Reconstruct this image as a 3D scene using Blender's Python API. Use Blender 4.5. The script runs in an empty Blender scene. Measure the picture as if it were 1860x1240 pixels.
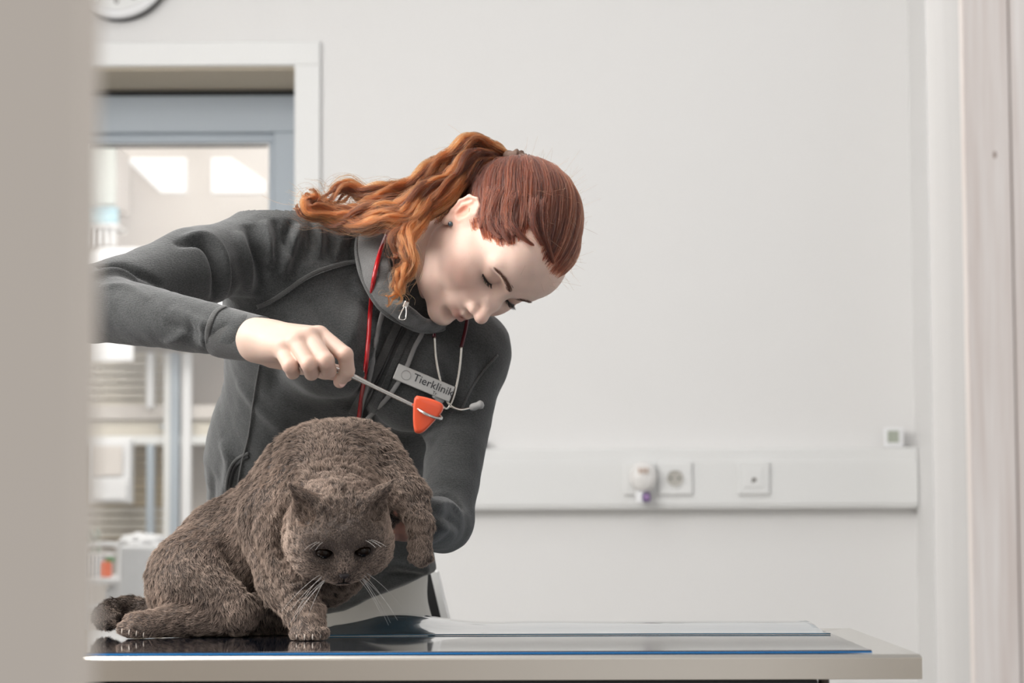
import bpy, bmesh, math, random
import numpy as np
from mathutils import Vector, Matrix
from mathutils.bvhtree import BVHTree
random.seed(4); RNG = np.random.default_rng(4)
C = bpy.context.scene.collection
SC = bpy.context.scene
# ---------------------------------------------------------------- camera, light, exposure
F = 4392.0; TILT = math.atan(327.0 / F); CAMZ = 1.09; TZ = 0.95
cam = bpy.data.cameras.new('camera'); camo = bpy.data.objects.new('camera', cam); C.objects.link(camo)
cam.sensor_width = 36; cam.lens = F / 1860 * 36; cam.clip_start = .05
camo.location = (0, 0, CAMZ); camo.rotation_euler = (math.pi / 2 + TILT, math.radians(0.25), 0)
cam.dof.use_dof = True; cam.dof.focus_distance = 2.97; cam.dof.aperture_fstop = 6.3
SC.camera = camo
SC.view_settings.view_transform = 'Standard'; SC.view_settings.look = 'None'
SC.view_settings.gamma = 1; SC.view_settings.use_curve_mapping = False
SC.view_settings.exposure = 0.0
w = bpy.data.worlds.new('world'); SC.world = w; w.use_nodes = True
w.node_tree.nodes['Background'].inputs[0].default_value = (.97, .98, 1, 1)
w.node_tree.nodes['Background'].inputs[1].default_value = 0.64
def area(name, loc, target, sx, sy, power, col=(1, 1, 1)):
    l = bpy.data.lights.new(name, 'AREA'); l.shape = 'RECTANGLE'; l.size = sx; l.size_y = sy
    l.energy = power; l.color = col
    o = bpy.data.objects.new(name, l); C.objects.link(o); o.location = loc
    o.rotation_euler = (Vector(target) - Vector(loc)).to_track_quat('-Z', 'Y').to_euler()
    return o
area('window_daylight', (-2.1, 2.5, 2.3), (-.1, 3.0, 1.15), .9, .9, 58, (1, .99, .975))
area('overhead_fill_light', (-.95, 2.5, 2.93), (-.15, 3.0, 1.1), .8, .5, 25, (1, .985, .96))  # unseen overhead lamp, added to brighten the cheek, hand and cat from above
area('ceiling_light_panel', (-.3, 3.9, 2.95), (0.1, 4.1, 0), 1.8, 1.2, 9, (.97, .985, 1))
area('ceiling_light_wall_side', (.9, 4.9, 2.95), (.7, 5.7, 1.2), 1.8, .5, 4.2, (.98, .99, 1))
area('casing_fill_light', (1.3, .6, 2.3), (.45, 2.0, 1.2), .5, .3, 8, (1, .97, .95))  # added out of view to brighten the right door casing
area('front_fill_light', (-.2, -1.0, 2.3), (.1, 2.9, 1.1), 1.0, 1.0, 4.5, (1, .98, .96))  # added behind the camera as frontal fill for face, cat and jacket
area('next_room_daylight', (-1.6, 6.9, 3.1), (-1.3, 8.4, 1.2), 1.6, 1.2, 74, (1, .97, .92))
area('next_room_skylight', (-.2, 7.3, 2.6), (-1.3, 8.8, 1.2), 1.0, 1.4, 16, (1, .97, .93))
# ---------------------------------------------------------------- helpers
R_CAM = camo.rotation_euler.to_matrix()
def P(px, py, Y):
    """world point seen at pixel px, py of the 1860 x 1240 frame, at depth Y"""
    d = R_CAM @ Vector(((px - 930) / F, (620 - py) / F, -1.0))
    return Vector((0, 0, CAMZ)) + d * (Y / d.y)
def A(px, py, Y): return np.array(P(px, py, Y))
def ray(px, py):
    d = (R_CAM @ Vector(((px - 930) / F, (620 - py) / F, -1.0))).normalized()
    return Vector((0, 0, CAMZ)), d
def mat(name, col, rough=.5, metal=0, spec=.5, bump=None, noise=None, sheen=0, coat=0, trans=0, sss=0, emit=None, alpha=None):
    """bump = (scale, strength, distance); noise = (scale, second colour, sharpness)"""
    m = bpy.data.materials.new(name); m.use_nodes = True; nt = m.node_tree; b = nt.nodes['Principled BSDF']
    b.inputs['Base Color'].default_value = (*col, 1); b.inputs['Roughness'].default_value = rough
    b.inputs['Metallic'].default_value = metal; b.inputs['Specular IOR Level'].default_value = spec
    b.inputs['Sheen Weight'].default_value = sheen; b.inputs['Coat Weight'].default_value = coat
    b.inputs['Transmission Weight'].default_value = trans
    if sss:
        b.inputs['Subsurface Weight'].default_value = sss; b.inputs['Subsurface Radius'].default_value = (1, .35, .2)
        b.inputs['Subsurface Scale'].default_value = .006
    if emit: b.inputs['Emission Color'].default_value = (*emit[0], 1); b.inputs['Emission Strength'].default_value = emit[1]
    tc = nt.nodes.new('ShaderNodeTexCoord')
    if noise:
        n = nt.nodes.new('ShaderNodeTexNoise'); n.inputs['Scale'].default_value = noise[0]; n.inputs['Detail'].default_value = 5
        nt.links.new(tc.outputs['Object'], n.inputs['Vector'])
        r = nt.nodes.new('ShaderNodeValToRGB'); s = noise[2]
        r.color_ramp.elements[0].position = .5 - s; r.color_ramp.elements[1].position = .5 + s
        r.color_ramp.elements[0].color = (*col, 1); r.color_ramp.elements[1].color = (*noise[1], 1)
        nt.links.new(n.outputs['Fac'], r.inputs['Fac']); nt.links.new(r.outputs['Color'], b.inputs['Base Color'])
    if bump:
        n2 = nt.nodes.new('ShaderNodeTexNoise'); n2.inputs['Scale'].default_value = bump[0]; n2.inputs['Detail'].default_value = 4
        nt.links.new(tc.outputs['Object'], n2.inputs['Vector'])
        bp = nt.nodes.new('ShaderNodeBump'); bp.inputs['Strength'].default_value = bump[1]; bp.inputs['Distance'].default_value = bump[2]
        nt.links.new(n2.outputs['Fac'], bp.inputs['Height']); nt.links.new(bp.outputs['Normal'], b.inputs['Normal'])
    return m
def link(name, me, m=None, parent=None, loc=None, smooth=False):
    o = bpy.data.objects.new(name, me); C.objects.link(o)
    if m is not None:
        if isinstance(m, (list, tuple)):
            for q in m: me.materials.append(q)
        else: me.materials.append(m)
    if smooth: me.polygons.foreach_set('use_smooth', [True] * len(me.polygons))
    if parent is not None:
        o.parent = parent; o.matrix_parent_inverse = Matrix.Translation(parent.location).inverted() if parent.type == 'EMPTY' else parent_inv(parent)
    if loc is not None: o.location = loc
    return o
def parent_inv(p):
    return (p.matrix_parent_inverse if p.parent else Matrix()) .inverted_safe() @ Matrix() if False else Matrix.Translation(Vector(p.location)).inverted() @ (parent_w(p))
def parent_w(p): return Matrix()
def tag(o, label=None, cat=None, group=None, kind=None):
    if label: o['label'] = label
    if cat: o['category'] = cat
    if group: o['group'] = group
    if kind: o['kind'] = kind
    return o
def thing(name, label, cat, loc, group=None):
    o = bpy.data.objects.new(name, None); C.objects.link(o); o.location = loc; o.empty_display_size = .05
    return tag(o, label, cat, group)
def np_mesh(name, V, Fc):
    me = bpy.data.meshes.new(name); V = np.asarray(V, np.float32); Fc = np.asarray(Fc, np.int32)
    k = Fc.shape[1]; me.vertices.add(len(V)); me.vertices.foreach_set('co', V.ravel())
    me.loops.add(Fc.size); me.loops.foreach_set('vertex_index', Fc.ravel())
    me.polygons.add(len(Fc)); me.polygons.foreach_set('loop_start', np.arange(0, Fc.size, k, dtype=np.int32))
    me.update(calc_edges=True); me.validate(); return me
def bx(bm, x0, x1, y0, y1, z0, z1, bev=0, seg=2, M=None):
    r = bmesh.ops.create_cube(bm, size=1); vs = r['verts']
    bmesh.ops.scale(bm, vec=(abs(x1 - x0), abs(y1 - y0), abs(z1 - z0)), verts=vs)
    bmesh.ops.translate(bm, vec=((x0 + x1) / 2, (y0 + y1) / 2, (z0 + z1) / 2), verts=vs)
    if bev:
        es = list({e for v in vs for e in v.link_edges})
        rr = bmesh.ops.bevel(bm, geom=es, offset=bev, segments=seg, affect='EDGES', profile=.5)
        vs = list({v for f in rr['faces'] for v in f.verts} | {v for v in vs if v.is_valid})
    if M is not None: bmesh.ops.transform(bm, matrix=M, verts=vs)
    return vs
def cyl(bm, c, r, h, axis='Z', seg=32, r2=None, bev=0):
    rr = bmesh.ops.create_cone(bm, cap_ends=True, segments=seg, radius1=r, radius2=r if r2 is None else r2, depth=h)
    vs = rr['verts']
    if axis == 'Y': bmesh.ops.rotate(bm, cent=(0, 0, 0), matrix=Matrix.Rotation(math.pi / 2, 3, 'X'), verts=vs)
    if axis == 'X': bmesh.ops.rotate(bm, cent=(0, 0, 0), matrix=Matrix.Rotation(math.pi / 2, 3, 'Y'), verts=vs)
    bmesh.ops.translate(bm, vec=c, verts=vs)
    return vs
def bo(name, bm, m, parent=None, smooth=False):
    me = bpy.data.meshes.new(name); bm.normal_update(); bm.to_mesh(me); bm.free()
    return link(name, me, m, parent, smooth=smooth)
def box(name, m, x0, x1, y0, y1, z0, z1, parent=None, bev=0, seg=2):
    bm = bmesh.new(); bx(bm, x0, x1, y0, y1, z0, z1, bev, seg); return bo(name, bm, m, parent)
def smoothline(pts, n, closed=False):
    """Catmull-Rom through pts, n samples"""
    p = np.asarray(pts, float); K = len(p)
    if K == 2: t = np.linspace(0, 1, n)[:, None]; return p[0] * (1 - t) + p[1] * t
    q = np.vstack([2 * p[0] - p[1], p, 2 * p[-1] - p[-2]])
    t = np.linspace(0, K - 1 - 1e-9, n); i = t.astype(int); f = (t - i)[:, None]
    a, b, c, d = q[i], q[i + 1], q[i + 2], q[i + 3]
    return .5 * (2 * b + (c - a) * f + (2 * a - 5 * b + 4 * c - d) * f ** 2 + (3 * b - 3 * c + d - a) * f ** 3)
def tube_mesh(pts, rad, seg=10, flat=None, up=None, cap=True):
    """swept tube; rad scalar or per point; flat=(a,b) cross-section scale; up = per-point or single reference normal"""
    p = np.asarray(pts, float); n = len(p); rad = np.broadcast_to(np.asarray(rad, float), (n,))
    T = np.gradient(p, axis=0); T /= np.linalg.norm(T, axis=1, keepdims=True) + 1e-12
    N = np.zeros_like(p)
    if up is not None:
        U = np.broadcast_to(np.asarray(up, float), (n, 3)); N = U - (U * T).sum(1, keepdims=True) * T
        N /= np.linalg.norm(N, axis=1, keepdims=True) + 1e-12
    else:
        r = np.array([0, 0, 1.]) if abs(T[0][2]) < .9 else np.array([1., 0, 0])
        v = r - r.dot(T[0]) * T[0]; v /= np.linalg.norm(v)
        for i in range(n):
            v = v - v.dot(T[i]) * T[i]; v /= np.linalg.norm(v) + 1e-12; N[i] = v
    Bn = np.cross(T, N); a, b = flat if flat else (1, 1)
    th = np.linspace(0, 2 * np.pi, seg, endpoint=False)
    V = p[:, None] + rad[:, None, None] * (np.cos(th)[None, :, None] * N[:, None] * a + np.sin(th)[None, :, None] * Bn[:, None] * b)
    V = V.reshape(-1, 3); i = np.arange(n - 1)[:, None] * seg; j = np.arange(seg)[None]; k = (j + 1) % seg
    Fq = np.stack([i + j, i + k, i + seg + k, i + seg + j], -1).reshape(-1, 4)
    if cap:
        V = np.vstack([V, p[0], p[-1]]); m0 = n * seg
        e = (n - 1) * seg
        c0 = np.stack([j[0] * 0 + m0, k[0], j[0], j[0]], -1); c1 = np.stack([j[0] * 0 + m0 + 1, e + j[0], e + k[0], e + k[0]], -1)
        return V, Fq, np.vstack([c0[:, :3], c1[:, :3]])
    return V, Fq, np.zeros((0, 3), int)
def tube(name, pts, rad, m, parent=None, seg=10, n=None, flat=None, up=None, smoothpts=True):
    if smoothpts:
        k = n or max(12, len(pts) * 8)
        rad = np.interp(np.linspace(0, 1, k), np.linspace(0, 1, len(np.atleast_1d(rad))), np.atleast_1d(rad)) if np.ndim(rad) else rad
        if up is not None and np.ndim(up) == 2: up = smoothline(up, k)
        pts = smoothline(pts, k)
    V, Q, T = tube_mesh(pts, rad, seg, flat, up)
    me = bpy.data.meshes.new(name); me.from_pydata(V.tolist(), [], Q.tolist() + T.tolist()); me.update()
    return link(name, me, m, parent, smooth=True)
# ---------------------------------------------------------------- materials of the room
M_wall = mat('wall_paint', (.80, .79, .78), .6, bump=(60, .05, .002))
M_white = mat('white_plastic', (.80, .80, .79), .35)
M_trim = mat('white_trim', (.80, .80, .79), .4)
M_floor = mat('floor_vinyl', (.45, .43, .40), .4, noise=(8, (.40, .39, .36), .2))
M_soffit = mat('soffit_beige', (.66, .58, .46), .7)
M_black = mat('black_rubber', (.012, .012, .013), .5)
M_grey = mat('blue_grey_frame', (.42, .475, .53), .4)
M_cream = mat('cream_wall', (.72, .67, .63), .7)
M_ochre = mat('ochre_slat', (.62, .50, .32), .5)
M_louv = mat('pale_slat', (.72, .67, .58), .5)
M_ochred = mat('ochre_back', (.52, .40, .22), .6)
M_blue = mat('pale_blue_plastic', (.38, .60, .68), .4)
M_green = mat('grey_green_door', (.52, .54, .50), .5)
M_bwhite = mat('glossy_white', (.86, .86, .87), .3)
M_orange = mat('orange_plastic', (.85, .16, .05), .4)
M_pgreen = mat('green_plastic', (.10, .35, .12), .4)
M_glass = mat('window_glass', (.97, .98, .98), .0, trans=1, spec=.3)
M_steel = mat('brushed_steel', (.74, .68, .60), .38, metal=1)
M_steelt = mat('steel_top', (.72, .70, .66), .22, metal=1)
def wood(name, c1, c2, sc=1.0):
    m = bpy.data.materials.new(name); m.use_nodes = True; nt = m.node_tree; b = nt.nodes['Principled BSDF']
    b.inputs['Roughness'].default_value = .55
    tc = nt.nodes.new('ShaderNodeTexCoord'); mp = nt.nodes.new('ShaderNodeMapping'); mp.inputs['Scale'].default_value = (26 * sc, 26 * sc, .9)
    nt.links.new(tc.outputs['Object'], mp.inputs['Vector'])
    n = nt.nodes.new('ShaderNodeTexNoise'); n.inputs['Scale'].default_value = 2.2; n.inputs['Detail'].default_value = 6; n.inputs['Distortion'].default_value = .8
    nt.links.new(mp.outputs[0], n.inputs['Vector'])
    n2 = nt.nodes.new('ShaderNodeTexNoise'); n2.inputs['Scale'].default_value = 14; n2.inputs['Detail'].default_value = 4
    nt.links.new(mp.outputs[0], n2.inputs['Vector'])
    mx = nt.nodes.new('ShaderNodeMix'); mx.data_type = 'FLOAT'; mx.inputs[0].default_value = .35
    nt.links.new(n.outputs['Fac'], mx.inputs[2]); nt.links.new(n2.outputs['Fac'], mx.inputs[3])
    r = nt.nodes.new('ShaderNodeValToRGB'); r.color_ramp.elements[0].position = .36; r.color_ramp.elements[1].position = .64
    r.color_ramp.elements[0].color = (*c1, 1); r.color_ramp.elements[1].color = (*c2, 1)
    nt.links.new(mx.outputs[0], r.inputs[0]); nt.links.new(r.outputs[0], b.inputs['Base Color'])
    bp = nt.nodes.new('ShaderNodeBump'); bp.inputs['Strength'].default_value = .15; bp.inputs['Distance'].default_value = .001
    nt.links.new(mx.outputs[0], bp.inputs['Height']); nt.links.new(bp.outputs[0], b.inputs['Normal'])
    return m
M_wood = wood('whitewashed_pine', (.73, .64, .59), (.90, .85, .81))
M_jamb = wood('whitewashed_pine_smooth', (.55, .535, .52), (.58, .565, .55), .6)
def S(o): o['kind'] = 'structure'; return o
# ---------------------------------------------------------------- room shell
YW = 5.85
def X(px, Y): return (px - 930) / F * Y
def Zp(py, Y): return P(930, py, Y).z
wl, wr = -1.75, X(1662, YW)
ox0, ox1, oz1 = -1.20, X(536, YW), Zp(119, YW)     # window opening
oz0 = 0.02
bm = bmesh.new()
bx(bm, ox1, wr + .5, YW, YW + .30, 0, 3.0); bx(bm, -2.6, ox0, YW, YW + .30, 0, 3.0); bx(bm, ox0, ox1, YW, YW + .30, oz1, 3.0)
S(bo('wall_back', bm, M_wall))
S(box('floor', M_floor, -2.6, 3.0, 1.2, 9.5, -.1, 0))
S(box('ceiling', M_wall, -2.6, 3.0, 2.0, 9.5, 3.0, 3.1))
S(box('wall_left', M_wall, -2.7, -2.6, 2.0, 9.5, 0, 3.0))
bm = bmesh.new()
bx(bm, .4257, 3.0, 2.002, 2.15, 0, 3.0); bx(bm, -2.6, -.62, 2.002, 2.15, 0, 3.0); bx(bm, -.62, .4257, 2.002, 2.15, 2.4, 3.0)
S(bo('wall_front', bm, M_wall))
S(box('wall_right', M_wall, wr, wr + .5, 5.60, YW, 0, 3.0))
# window lining, casing, frame, glass
S(box('trim_1', M_soffit, ox0, ox1, YW + .004, YW + .30, oz1 - .006, oz1 + .001))
tw = X(582, YW) - ox1
bm = bmesh.new()
bx(bm, ox0 - .07, ox1 + tw, YW - .018, YW + .002, oz1, Zp(75, YW), .003)
bx(bm, ox1 - .001, ox1 + tw, YW - .018, YW + .002, 0, oz1 + .001, .003)
S(bo('trim_2', bm, M_trim))
YF = YW + .27
win = bpy.data.objects.new('window_1', None); C.objects.link(win); win.location = (ox0 + .3, YF, 0); S(win)
ztop = Zp(171, YF); gx1 = X(486, YF); gz1 = Zp(258, YF); zi = Zp(238, YF)
def frame_ring(name, x0, x1, z0, z1, wd, wt, y0, y1, m, parent, bev=.003):
    bm = bmesh.new()
    bx(bm, x0, x1, y0, y1, z1 - wt, z1, bev); bx(bm, x0, x1, y0, y1, z0, z0 + wd, bev)
    bx(bm, x0, x0 + wd, y0, y1, z0 + wd, z1 - wt, bev); bx(bm, x1 - wd, x1, y0, y1, z0 + wd, z1 - wt, bev)
    return bo(name, bm, m, parent)
frame_ring('window_frame', ox0 + .002, ox1 - .001, oz0, ztop, (ox1 - X(497, YF)), ztop - zi, YF, YF + .06, M_grey, win)
frame_ring('sash', ox0 + .05, X(499, YF), oz0 + .04, zi + .004, X(499, YF) - gx1, zi - gz1, YF + .022, YF + .05, M_grey, win)
box('gasket', M_black, ox0 + .01, ox1 - .001, YF + .02, YF + .05, ztop, oz1 - .006, win)
gl = box('pane', M_glass, ox0 + .06, gx1 + .004, YF + .030, YF + .036, oz0 + .05, gz1 + .004, win)
bm = bmesh.new(); bx(bm, ox0 + .07, gx1 - .004, YF + .026, YF + .036, gz1 - .006, gz1 - .001)
bo('glazing_seal', bm, M_black, win)
# right door frame close to the camera
S(box('door_1', M_jamb, .3757, .3757 + .05, 2.0, 2.157, 0, 2.4, bev=.0015))
c = S(box('trim_3', M_wood, .3762, X(1846, 1.985), 1.985, 2.001, 0, 2.4, bev=.001))
c = S(box('trim_4', M_wood, X(1846, 1.985) + .0012, .62, 1.985, 2.001, 0, 2.4, bev=.001))
bm = bmesh.new(); bmesh.ops.create_uvsphere(bm, u_segments=12, v_segments=8, radius=.0016)
bmesh.ops.scale(bm, vec=(1, .25, 1.9), verts=bm.verts); k_ = P(1807, 281, 1.985)
bmesh.ops.translate(bm, vec=k_, verts=bm.verts)
kn = bo('knot', bm, mat('wood_knot', (.36, .28, .24), .6), None)
kn.parent = bpy.data.objects['trim_3']
# left door, very close to the lens
M_ldoor = mat('beige_door_paint', (.575, .51, .445), .6)
xd = X(143, .84)
S(box('door_2', M_ldoor, xd - .9, xd, .84, .88, 0, 2.1, bev=.002))
# ---------------------------------------------------------------- wall clock
cc = P(214, -59, YW - .025); rc = .130
ck = thing('wall_clock', 'round white wall clock cut off by the top edge above the window', 'clock', (cc.x, YW, cc.z - rc))
bm = bmesh.new(); cyl(bm, (cc.x, YW - .018, cc.z), rc, .034, 'Y', 64); bo('case', bm, M_black, ck)
def ring(name, c, r0, r1, y0, y1, m, parent, seg=72):
    th = np.linspace(0, 2 * np.pi, seg, endpoint=False)
    prof = [(r0, y1), (r0, y0 + .004), (r0 + (r1 - r0) * .3, y0), (r0 + (r1 - r0) * .7, y0), (r1, y0 + .006), (r1, y1)]
    V = np.array([[c[0] + r * math.cos(t), y, c[2] + r * math.sin(t)] for r, y in prof for t in th])
    Q = []
    for i in range(len(prof) - 1):
        for j in range(seg):
            k = (j + 1) % seg; Q.append((i * seg + j, i * seg + k, (i + 1) * seg + k, (i + 1) * seg + j))
    me = bpy.data.meshes.new(name); me.from_pydata(V.tolist(), [], Q); me.update()
    return link(name, me, m, parent, smooth=True)
ring('bezel', cc, .108, rc - .001, YW - .050, YW - .020, M_bwhite, ck)
bm = bmesh.new(); cyl(bm, (cc.x, YW - .038, cc.z), .109, .006, 'Y', 64)
bo('dial', bm, mat('clock_dial', (.78, .78, .77), .5), ck)
def text_obj(name, s, loc, size, m, parent=None, rot=None, extrude=.0006, align='CENTER', shear=0):
    cu = bpy.data.curves.new(name, 'FONT'); cu.body = s; cu.size = size; cu.extrude = extrude; cu.align_x = align; cu.align_y = 'CENTER'; cu.shear = shear
    cu.resolution_u = 3
    t = bpy.data.objects.new(name, cu); C.objects.link(t); dg = bpy.context.evaluated_depsgraph_get()
    me = bpy.data.meshes.new_from_object(t.evaluated_get(dg)); bpy.data.objects.remove(t)
    Mx = Matrix.Translation(loc) @ (rot if rot is not None else Matrix.Rotation(math.pi / 2, 4, 'X'))
    me.transform(Mx); me.materials.clear()
    return link(name, me, m, parent)
M_ink = mat('grey_ink', (.22, .21, .20), .6)
for h in range(1, 13):
    a = math.radians(90 - h * 30)
    text_obj('numeral', str(h), (cc.x + .084 * math.cos(a), YW - .0418, cc.z + .084 * math.sin(a)), .030, M_ink, ck)
for nm, a, L_ in (('hour_hand', 60, .05), ('minute_hand', 150, .075)):
    bm = bmesh.new(); bx(bm, -.003, L_, -.001, .001, -.003, .003)
    bmesh.ops.transform(bm, matrix=Matrix.Translation((cc.x, YW - .044, cc.z)) @ Matrix.Rotation(-math.radians(a), 4, 'Y'), verts=bm.verts)
    bo(nm, bm, M_ink, ck)
# ---------------------------------------------------------------- cable trunking and sockets
tz1, tz0 = Zp(815, YW - .055), Zp(925, YW - .055)
tr = thing('cable_trunking', 'long white plastic cable trunking fixed along the wall', 'trunking', (.2, YW, tz0))
bm = bmesh.new(); bx(bm, X(690, YW), wr - .001, YW - .050, YW, tz0, tz1, .004); bo('channel', bm, M_white, tr)
zc1, zc0 = Zp(838, YW - .055), Zp(918, YW - .055)
box('cover', M_white, X(690, YW), wr - .002, YW - .054, YW - .049, zc0, zc1, tr, .0015)
YS = YW - .054
def socket(name, label, px0, px1, kind):
    x0, x1 = X(px0, YS), X(px1, YS); z1, z0 = Zp(840, YS), Zp(900, YS); xc = (x0 + x1) / 2; zc = (z0 + z1) / 2
    t = thing(name, label, 'socket', (xc, YS, z0)); r = (x1 - x0) / 2
    bm = bmesh.new(); bx(bm, x0, x1, YS - .010, YS, z0, z1, .004, 3); bo('frame', bm, M_white, t)
    if kind == 'power':
        ring('insert_rim', (xc, 0, zc), .019, .022, YS - .014, YS - .008, M_white, t, 40)
        bm = bmesh.new(); cyl(bm, (xc, YS - .0095, zc), .0195, .002, 'Y', 40); bo('well', bm, mat('socket_well', (.48, .46, .42), .6), t)
        for s in (-1, 1):
            bm = bmesh.new(); cyl(bm, (xc + s * .0095, YS - .0105, zc), .0028, .002, 'Y', 12); bo('contact_hole', bm, M_black, t)
    else:
        bm = bmesh.new(); bx(bm, xc - .022, xc + .022, YS - .013, YS - .009, zc - .022, zc + .024, .002); bo('cover_plate', bm, M_white, t)
        bm = bmesh.new(); bx(bm, xc - .003, xc + .006, YS - .0145, YS - .012, zc - .008, zc, .001)
        bx(bm, xc - .004, xc - .001, YS - .0145, YS - .012, zc - .011, zc - .006)
        bo('jack', bm, mat('dark_brown_jack', (.06, .035, .02), .5), t)
    return t
socket('power_socket', 'white round earthed power socket right of the plugged-in air freshener', 1194, 1257, 'power')
s2 = socket('power_socket', 'white power socket hidden behind the plugged-in air freshener', 1132, 1193, 'power')
socket('data_socket', 'square white data socket with one small dark jack', 1338, 1397, 'data')
# plug-in air freshener
fc = P(1168, 868, YS - .03)
fr = thing('air_freshener', 'rounded white plug-in air freshener with purple refill on the trunking', 'air freshener', (fc.x, YS - .012, fc.z - .04))
bm = bmesh.new(); bmesh.ops.create_uvsphere(bm, u_segments=32, v_segments=20, radius=.036)
bmesh.ops.scale(bm, vec=(.92, .62, 1.0), verts=bm.verts); bmesh.ops.translate(bm, vec=(fc.x, YS - .034, fc.z + .002), verts=bm.verts)
bo('body', bm, mat('freshener_white', (.80, .78, .76), .3), fr, True)
for k in range(3):
    bm = bmesh.new(); bx(bm, fc.x - .012 + k * .009, fc.x - .008 + k * .009, YS - .060, YS - .050, fc.z + .010, fc.z + .024, .001)
    bo('slot', bm, mat('beige_slot', (.60, .45, .36), .5), fr)
bm = bmesh.new(); cyl(bm, (fc.x - .008, YS - .034, fc.z - .044), .011, .026, 'Z', 20); bo('refill_cap', bm, M_bwhite, fr, False)
bm = bmesh.new(); bx(bm, fc.x - .002, fc.x + .016, YS - .046, YS - .024, fc.z - .056, fc.z - .036, .003)
rf = bo('refill', bm, mat('purple_plastic', (.10, .035, .20), .3), fr)
bm = bmesh.new(); bx(bm, fc.x + .004, fc.x + .011, YS - .0475, YS - .045, fc.z - .050, fc.z - .041, .001); bo('refill_label', bm, mat('lilac_label', (.62, .42, .68), .4), rf)
# small thermometer
tc_ = P(1622, 793, YW - .03)
th_ = thing('thermometer', 'small white framed grey display standing on the trunking', 'thermometer', (tc_.x, YW - .03, tz1))
box('housing', M_bwhite, tc_.x - .022, tc_.x + .024, YW - .042, YW - .024, tz1 + .0005, tz1 + .048, th_, .003)
box('display', mat('lcd', (.42, .45, .38), .4), tc_.x - .015, tc_.x + .012, YW - .0435, YW - .041, tz1 + .012, tz1 + .040, th_)
hk = P(878, 806, YW - .02)
bm = bmesh.new(); bx(bm, hk.x - .006, hk.x + .006, YW - .04, YW, hk.z - .01, hk.z + .01, .002)
tag(bo('wall_hook', bm, mat('hook_grey', (.15, .14, .14), .5)), 'small dark grey hook on the wall just above the trunking', 'hook')
# ---------------------------------------------------------------- next room seen through the window
Y2 = 8.9
S(box('wall_far', M_cream, -3.2, .2, Y2, Y2 + .1, 0, 3.0))
M_bright = mat('window_reflection_glow', (.9, .9, .9), .4, emit=((1, .98, .97), .28))  # glow stands in for ceiling windows reflected in the glass
def slant(name, pts, Y, m, label, cat):
    bm = bmesh.new(); f = [bm.verts.new(P(a, b, Y)) for a, b in pts]; b_ = [bm.verts.new(P(a, b, Y) + Vector((0, .02, 0))) for a, b in pts]
    n = len(pts); bm.faces.new(f[::-1]); bm.faces.new(b_)
    for i in range(n): bm.faces.new((f[i], f[(i + 1) % n], b_[(i + 1) % n], b_[i]))
    bmesh.ops.recalc_face_normals(bm, faces=bm.faces); return tag(bo(name, bm, m), label, cat)
slant('reflection_panel', [(226, 287), (338, 287), (338, 350), (292, 350)], Y2 - .02, M_bright, 'glowing slanted panel imitating a window reflection, on the far wall nearer the door edge', 'window pane')
slant('reflection_panel', [(384, 287), (420, 287), (482, 330), (482, 350), (384, 350)], Y2 - .02, M_bright, 'glowing slanted panel imitating a window reflection, on the far wall beside the blue-grey frame', 'window pane')
def xb(name, m, px0, px1, py0, py1, Y, dY, parent=None, bev=.004):
    a, b = P(px0, py0, Y), P(px1, py1, Y)
    return box(name, m, a.x, b.x, Y, Y + dY, b.z, a.z, parent, bev)
t = thing('wall_cupboard', 'grey-green wall cupboard behind the glass at the left', 'cupboard', P(180, 375, 8.5))
xb('carcass', M_cream, 60, 212, 262, 374, 8.52, .3, t); xb('door', M_green, 62, 210, 264, 372, 8.50, .02, t)
t = thing('storage_box', 'pale blue storage box above the white bars behind the glass', 'box', P(185, 406, 8.45))
xb('tub', M_blue, 154, 212, 382, 405, 8.45, .06, t, .006); xb('lid', M_blue, 150, 213, 376, 383, 8.44, .06, t, .004)
t = thing('bar_rack', 'white rack of upright bars under the pale blue box', 'rack', P(180, 440, 8.5))
xb('rail', M_bwhite, 100, 214, 406, 412, 8.45, .2, t); xb('back_panel', M_cream, 100, 212, 412, 446, 8.6, .05, t)
for k in range(5): xb('bar', M_bwhite, 150 + k * 13, 156 + k * 13, 412, 446, 8.47, .03, t)
t = thing('white_cabinet', 'large glossy white cabinet with rounded top behind the bent elbow', 'cabinet', P(280, 745, 8.0))
xb('body', mat('brilliant_white', (.93, .93, .95), .3), 141, 520, 446, 600, 8.0, .45, t, .06)
# shutters with slats, framed posts, cross rails
t = thing('louvred_shelving', 'cream louvred shutter wall unit with pale posts behind the glass', 'shutter unit', P(280, 1140, 8.3))
xb('back_board', M_cream, 60, 560, 600, 1512, 8.45, .05, t)
xb('ochre_board', M_ochred, 140, 296, 800, 980, 8.40, .03, t)
xb('ochre_board', M_ochre, 140, 296, 640, 740, 8.40, .03, t)
for k in range(7): xb('slat', M_louv, 100, 296, 641 + k * 14.5, 651 + k * 14.5, 8.34, .05, t, .002)
for k in range(12): xb('slat', M_louv if k > 7 else M_ochre, 100, 296, 806 + k * 14.5, 816 + k * 14.5, 8.34, .05, t, .002)
xb('cross_rail', M_cream, 60, 560, 737, 760, 8.24, .12, t); xb('cross_rail', M_louv, 60, 560, 764, 790, 8.26, .12, t)
xb('cross_rail', M_trim, 60, 560, 792, 806, 8.22, .12, t)
for a, b, c_, d_, mm in ((266, 278, 640, 740, M_bwhite), (266, 278, 808, 980, M_grey), (298, 308, 640, 980, M_trim), (310, 324, 640, 980, M_grey), (331, 345, 640, 1000, M_bwhite)):
    xb('post', mm, a, b, c_, d_, 8.2, .05, t, .003)
xb('handle', M_grey, 290, 318, 771, 777, 8.23, .02, t)
t = tag(xb('paper_notice', M_bwhite, 161, 242, 560, 656, 7.985, .013), 'blank white paper notice hanging above the slats below the sleeve', 'paper')
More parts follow.
